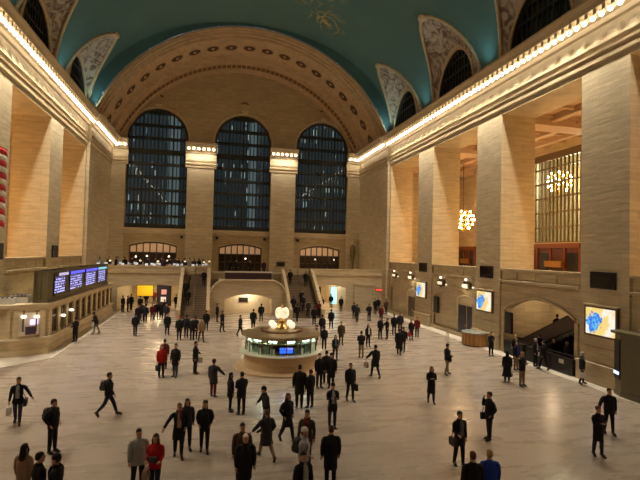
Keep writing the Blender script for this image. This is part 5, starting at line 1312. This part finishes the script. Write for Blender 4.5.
P(516, 370, 20, 'man in open dark jacket over a blue shirt by the escalators', shirt='blue', legs='khaki', ln=.12)
p = P(582, 379, 60, 'man in navy jacket leaning at the foot of the near pier', coat='navy', legs='navy', hair='hgrey', stride=8, arms=['hold', 'carry'], h=1.76); bag(p, 'tote', 'white', 'white bag of the man at the near pier', -1)
# --- escalator crowd
for x, y, f, k, lab in [(20.45, 29.2, 180, dict(hair='blond', style='long', sex='f'), 'blond woman in black walking past the escalator barriers'), (20.5, 27.2, 30, dict(shirt='white', hair='hgrey'), 'grey-haired man with a pale shirt by the middle barrier'),
        (20.4, 26.3, -160, dict(stride=16), 'dark figure stepping past the middle barrier'), (21.85, 28.6, 180, dict(hair='hbrown'), 'dark figure in the shade behind the escalator barriers'), (21.85, 26.0, 90, dict(hair='hgrey', coat='char'), 'grey-haired figure in charcoal behind the escalator barriers'),
        (21.85, 27.2, 0, dict(hair='blond', sex='f'), 'fair-haired figure in black behind the middle barrier')]:
    person((x, y, 0), f, lab, **k)
for (y, u, lab, kk) in [(25.0, None, 'dark-haired rider standing high up on the escalator', dict(coat='navy')), (28.4, None, 'rider in black low on the escalator', dict())]:
    sl = 3.9 / 7.8; person((XR + 1.75, y, (31.2 - y) * sl - .02), 180, lab, **kk)
# --- pair groups before and beside the booth
P(299, 408, 170, 'tall figure in black of the pair in front of the booth counter', ln=.35, h=1.9)
P(310, 408, -150, 'shorter dark figure of the pair in front of the booth counter', ln=.2, sex='f', hair='hbrown', style='bun')
P(319, 388, 20, 'bare-headed figure in black among the three beside the booth', ln=.2, hair='hbrown', puff=.02)
P(331, 388, -30, 'figure with raised collar in black among the three beside the booth', ln=.4, hair='hbrown', hat='cap')
P(326, 384, 180, 'third dark figure standing between the two beside the booth', ln=.2)
P(335, 360, 0, 'small figure in black walking up to the booth', h=1.6, shirt='grey', sex='f', style='long', stride=8)
P(316, 350, -90, 'slim dark figure touching the booth counter', ln=.2); P(324, 350, 180, 'slim dark figure one step away from the booth counter', ln=.12, style='bun', sex='f')
p = P(375, 378, -170, 'woman in black skirted coat walking with an orange bag', sex='f', stride=18, ln=.3, flare=.2, arms=['out', 'carry'], hair='hblack', h=1.85); bag(p, 'tote', 'tan', 'orange-tan handbag of the woman in the skirted coat', 1)
P(361, 358, 170, 'person in black jacket and khaki trousers', legs='khaki', ln=.05, arms='phone')
P(368, 347, 10, 'person with a pale front in the middle of the crowd by the small advert', shirt='white', hair='auburn', sex='f', style='long')
P(341, 345, 5, 'figure in brown coat standing alone beyond the booth', coat='brown', hair='hbrown', ln=.3)
P(399, 355, 150, 'figure in a long black coat walking arm in arm', ln=.5, flare=.12, stride=8); P(403, 352, 150, 'companion of the long-coated figure, walking arm in arm', hair='auburn', stride=8, ln=.15)
P(380, 339, 20, 'dark figure talking with a friend whose arm is out', ln=.2); P(387, 339, -80, 'dark figure reaching an arm towards a friend', arms=['out', 'out'], sex='f')
P(394, 335, 0, 'taller figure in black of the pair beyond the arm-in-arm walkers', ln=.25); P(400, 333, -20, 'shorter dark figure of the pair beyond the arm-in-arm walkers', ln=.15, coat='char')
p = P(411, 340, 10, 'figure in long black coat with a red scarf', scarf='red', ln=.5, flare=.06, sex='f', hair='auburn'); bag(p, 'tote', 'red', 'small red bag beside the figure with the red scarf', -1)
P(417, 337, -30, 'figure in a red top at the edge of the crowd by the far pier', coat='maroon', hair='hbrown', sex='f')
for x, y, f, lab, k in [(354, 319, 160, 'couple member in navy walking to the far corner', dict(coat='navy')), (357, 322, 150, 'couple member in charcoal walking to the far corner', dict(coat='char', stride=12)), (369, 321, 10, 'dark figure standing with hands in pockets by the far corner', dict(arms='pocket')),
        (381, 322, -20, 'figure in maroon by the far corner sign', dict(coat='maroon', sex='f')), (375, 314, 20, 'black-coated figure close to the red exit sign', dict(ln=.3)), (378, 312, -20, 'figure with blue scarf close to the red exit sign', dict(scarf='blue')),
        (386, 313, 200, 'figure in brown close to the arch wall by the small advert', dict(coat='brown')), (331, 329, 175, 'lone dark figure walking to the passage with the blue screen', dict(ln=.2, stride=8)), (322, 336, 180, 'dark-hatted figure behind the booth on the passage side', dict(hat='beanie')),
        (331, 308, 170, 'small dark figure at the mouth of the passage by the blue screen', dict()), (341, 307, 0, 'small dark figure beside the cyan screen', dict(ln=.3)), (318, 301, 160, 'small dark figure inside the passage left of the blue screen'.replace('left of', 'before'), dict()), (322, 296, 180, 'tiny figure deep inside the passage between the screens', dict()),
        (314, 325, 170, 'dark figure at the stair foot behind the booth', dict(ln=.3)), (308, 318, 20, 'figure in charcoal at the stair foot behind the booth', dict(coat='char')), (319, 317, 200, 'figure in a maroon top near the passage screens', dict(coat='maroon', sex='f')),
        (297, 322, 150, 'black figure walking by the stair foot behind the clock', dict(stride=14)), (293, 314, 170, 'figure in black about to climb the stairs behind the clock', dict(ln=.3)), (303, 312, 30, 'figure in black coming off the stairs behind the clock', dict()), (311, 311, 180, 'hatted figure in black by the stair parapet', dict(hat='beanie')),
        (253, 330, 160, 'tall dark figure before the pale recess beside the booth', dict(ln=.35, h=1.85)), (240, 336, 60, 'dark figure walking alone before the pale recess', dict(stride=14, sex='f', ln=.35)), (261, 322, 180, 'dark figure at the pale recess nearer the clock', dict(puff=.03)),
        (222, 332, 60, 'dark figure with a pale bag before the curved landing', dict(ln=.3, stride=8)), (217, 322, 100, 'dark figure by the curved landing wall on the stairs side', dict(ln=.2)), (206, 331, 170, 'dark figure before the twin stairs', dict(ln=.25)), (201, 342, 20, 'walking figure in khaki before the twin stairs', dict(coat='khaki', stride=16, legs='brown')),
        (192, 340, 0, 'broad figure in black of the group before the ticket side stairs', dict(puff=.04, ln=.2)), (186, 338, 170, 'dark figure beside the red hat before the ticket side stairs', dict(coat='navy')), (179, 340, 0, 'figure in a red hat before the ticket side stairs', dict(hat='beanie', hatc='red', ln=.3)), (195, 339, 180, 'dark figure standing behind the broad figure in black', dict(ln=.3)),
        (167, 335, 20, 'dark figure with a white bag alone between the passage and the red coats', dict(ln=.35, puff=.02)), (135, 336, 170, 'dark figure with a bright blue patch walking to the yellow banner', dict(scarf='blue', stride=6)), (166, 322, 10, 'figure with a white sleeve just outside the ticket side passage', dict(coat='char')),
        (138, 324, 0, 'figure in black in the crowd under the yellow banner', dict(ln=.3)), (142, 321, 40, 'figure in charcoal in the crowd under the yellow banner', dict(coat='char')), (145, 323, 180, 'navy figure in the crowd under the yellow banner', dict(coat='navy', ln=.2)), (140, 312, 170, 'hatted figure in the crowd under the yellow banner', dict(hat='cap')),
        (152, 321, 0, 'figure in maroon in front of the dark shop window', dict(coat='maroon', sex='f')), (156, 320, 30, 'black figure in front of the dark shop window', dict(stride=10)), (161, 320, 170, 'tall black figure by the ticket side passage edge', dict(ln=.4)), (164, 317, 10, 'broad black figure by the ticket side passage edge', dict(puff=.05)),
        (131, 310, 150, 'dark figure walking out from the wall by the yellow banner', dict(ln=.2)), (128, 303, 100, 'small dark figure leaning by the passage wall near the ticket office', dict()), (123, 301, 60, 'small dark figure furthest along the passage wall near the ticket office', dict(ln=.3)), (146, 306, 180, 'small dark figure inside the passage under the banner', dict()), (154, 304, 0, 'small maroon figure inside the ticket side passage', dict(coat='maroon')),
        (176, 309, 180, 'slim dark figure standing by the pale stair parapet', dict(sex='f', ln=.3))]:
    P(x, y, f, lab, **k)
p = P(161, 377, 20, 'person in a bright red jacket with a black bag at the knee', coat='red', hair='auburn', sex='f', ln=.15, h=1.74); bag(p, 'tote', 'black', 'black bag carried by the person in the bright red jacket', -1)
P(164, 369, -170, 'person in a maroon jacket beside the bright red jacket', coat='maroon', ln=.15, sex='f', style='short', h=1.72)
P(175, 377, -30, 'person in a long black coat facing the red jackets', ln=.3, hair='hbrown', legs='jean')
p = P(195, 374, 80, 'dark figure with a white bag between the red jackets and the flat cap', ln=.25, legs='black', hair='hbrown', arms=['hold', 'carry']); bag(p, 'tote', 'white', 'white bag of the figure between the red jackets and the flat cap', 1)
P(75, 342, -120, 'figure in black standing at the ticket office counter', ln=.35, hat=None, arms='hold')
p = P(96, 334, -100, 'figure in black bending over the ticket office counter', lean=18, stride=12, arms='hold', legs='grey'); bag(p, 'tote', 'white', 'white bag of the figure bending over the counter', -1)
# --- on the stairs
def on_stair(x, y, face, lab, **k): i = int((y - 50.6) / .25) + 1; return person((x, y, i * 4.2 / 26), face, lab, **k)
on_stair(-2.3, 54.6, 0, 'figure in maroon brown coming down beside the pale stair parapet', coat='brown', ln=.3); on_stair(-2.2, 52.3, 180, 'dark figure halfway up the ticket side stairs', ln=.3)
on_stair(-2.45, 53.4, 180, 'second dark figure on the ticket side stairs by the parapet', ln=.2); on_stair(-.65, 55.2, 0, 'figure with reddish hair near the top of the ticket side stairs', hair='auburn', ln=.3)
on_stair(9.1, 55.4, 180, 'dark figure near the top of the stairs behind the clock, by the landing', ln=.3); on_stair(10.9, 55.2, 180, 'dark figure near the top of the stairs behind the clock, by the outer parapet', ln=.3)
on_stair(9.9, 52.2, 0, 'dark figure low on the stairs behind the clock', ln=.3)
# --- on the balcony
for x, y, f, lab, k in [(3.0, 58.0, 0, 'burly figure in black at the planter rail above the landing', dict(puff=.06, ln=.3)), (4.6, 58.0, 30, 'slim dark figure in the middle of the planter rail', dict()), (6.3, 58.2, -20, 'figure in plum jacket at the end of the planter rail', dict(coat='plum')), (2.2, 58.4, 150, 'hatted figure in black behind the planter rail', dict(hat='beanie'))]:
    person((x, y, ZB), f, lab, **k)
k = 0
for r, y in enumerate((59.5, 62.1, 64.8)):
    for q in range(7):
        x = -12.4 + q * 1.75 + .5 * r
        if x > -.4: continue
        nth = ('first', 'second', 'third', 'fourth', 'fifth', 'sixth', 'seventh')[q]
        person((x, y + random.uniform(-.1, .2), ZB), random.choice((0, 160, 180, -60, 70)), 'small dark visitor behind the balcony tables, %s along the %s' % (nth, ('parapet row', 'middle row', 'doorway row')[r]),
            coat=random.choice(('black', 'black', 'char', 'navy', 'lgrey', 'plum')), arms=random.choice(('hold', 'down')), group='visitors at the balcony tables')
p = person((XR + 1.0, 46.9 + 1.6, 5.15), -90, 'dark-haired person leaning on the gallery rail beyond the small advert', coat='plum', arms='hold', lean=14)
print('people', NP[0])
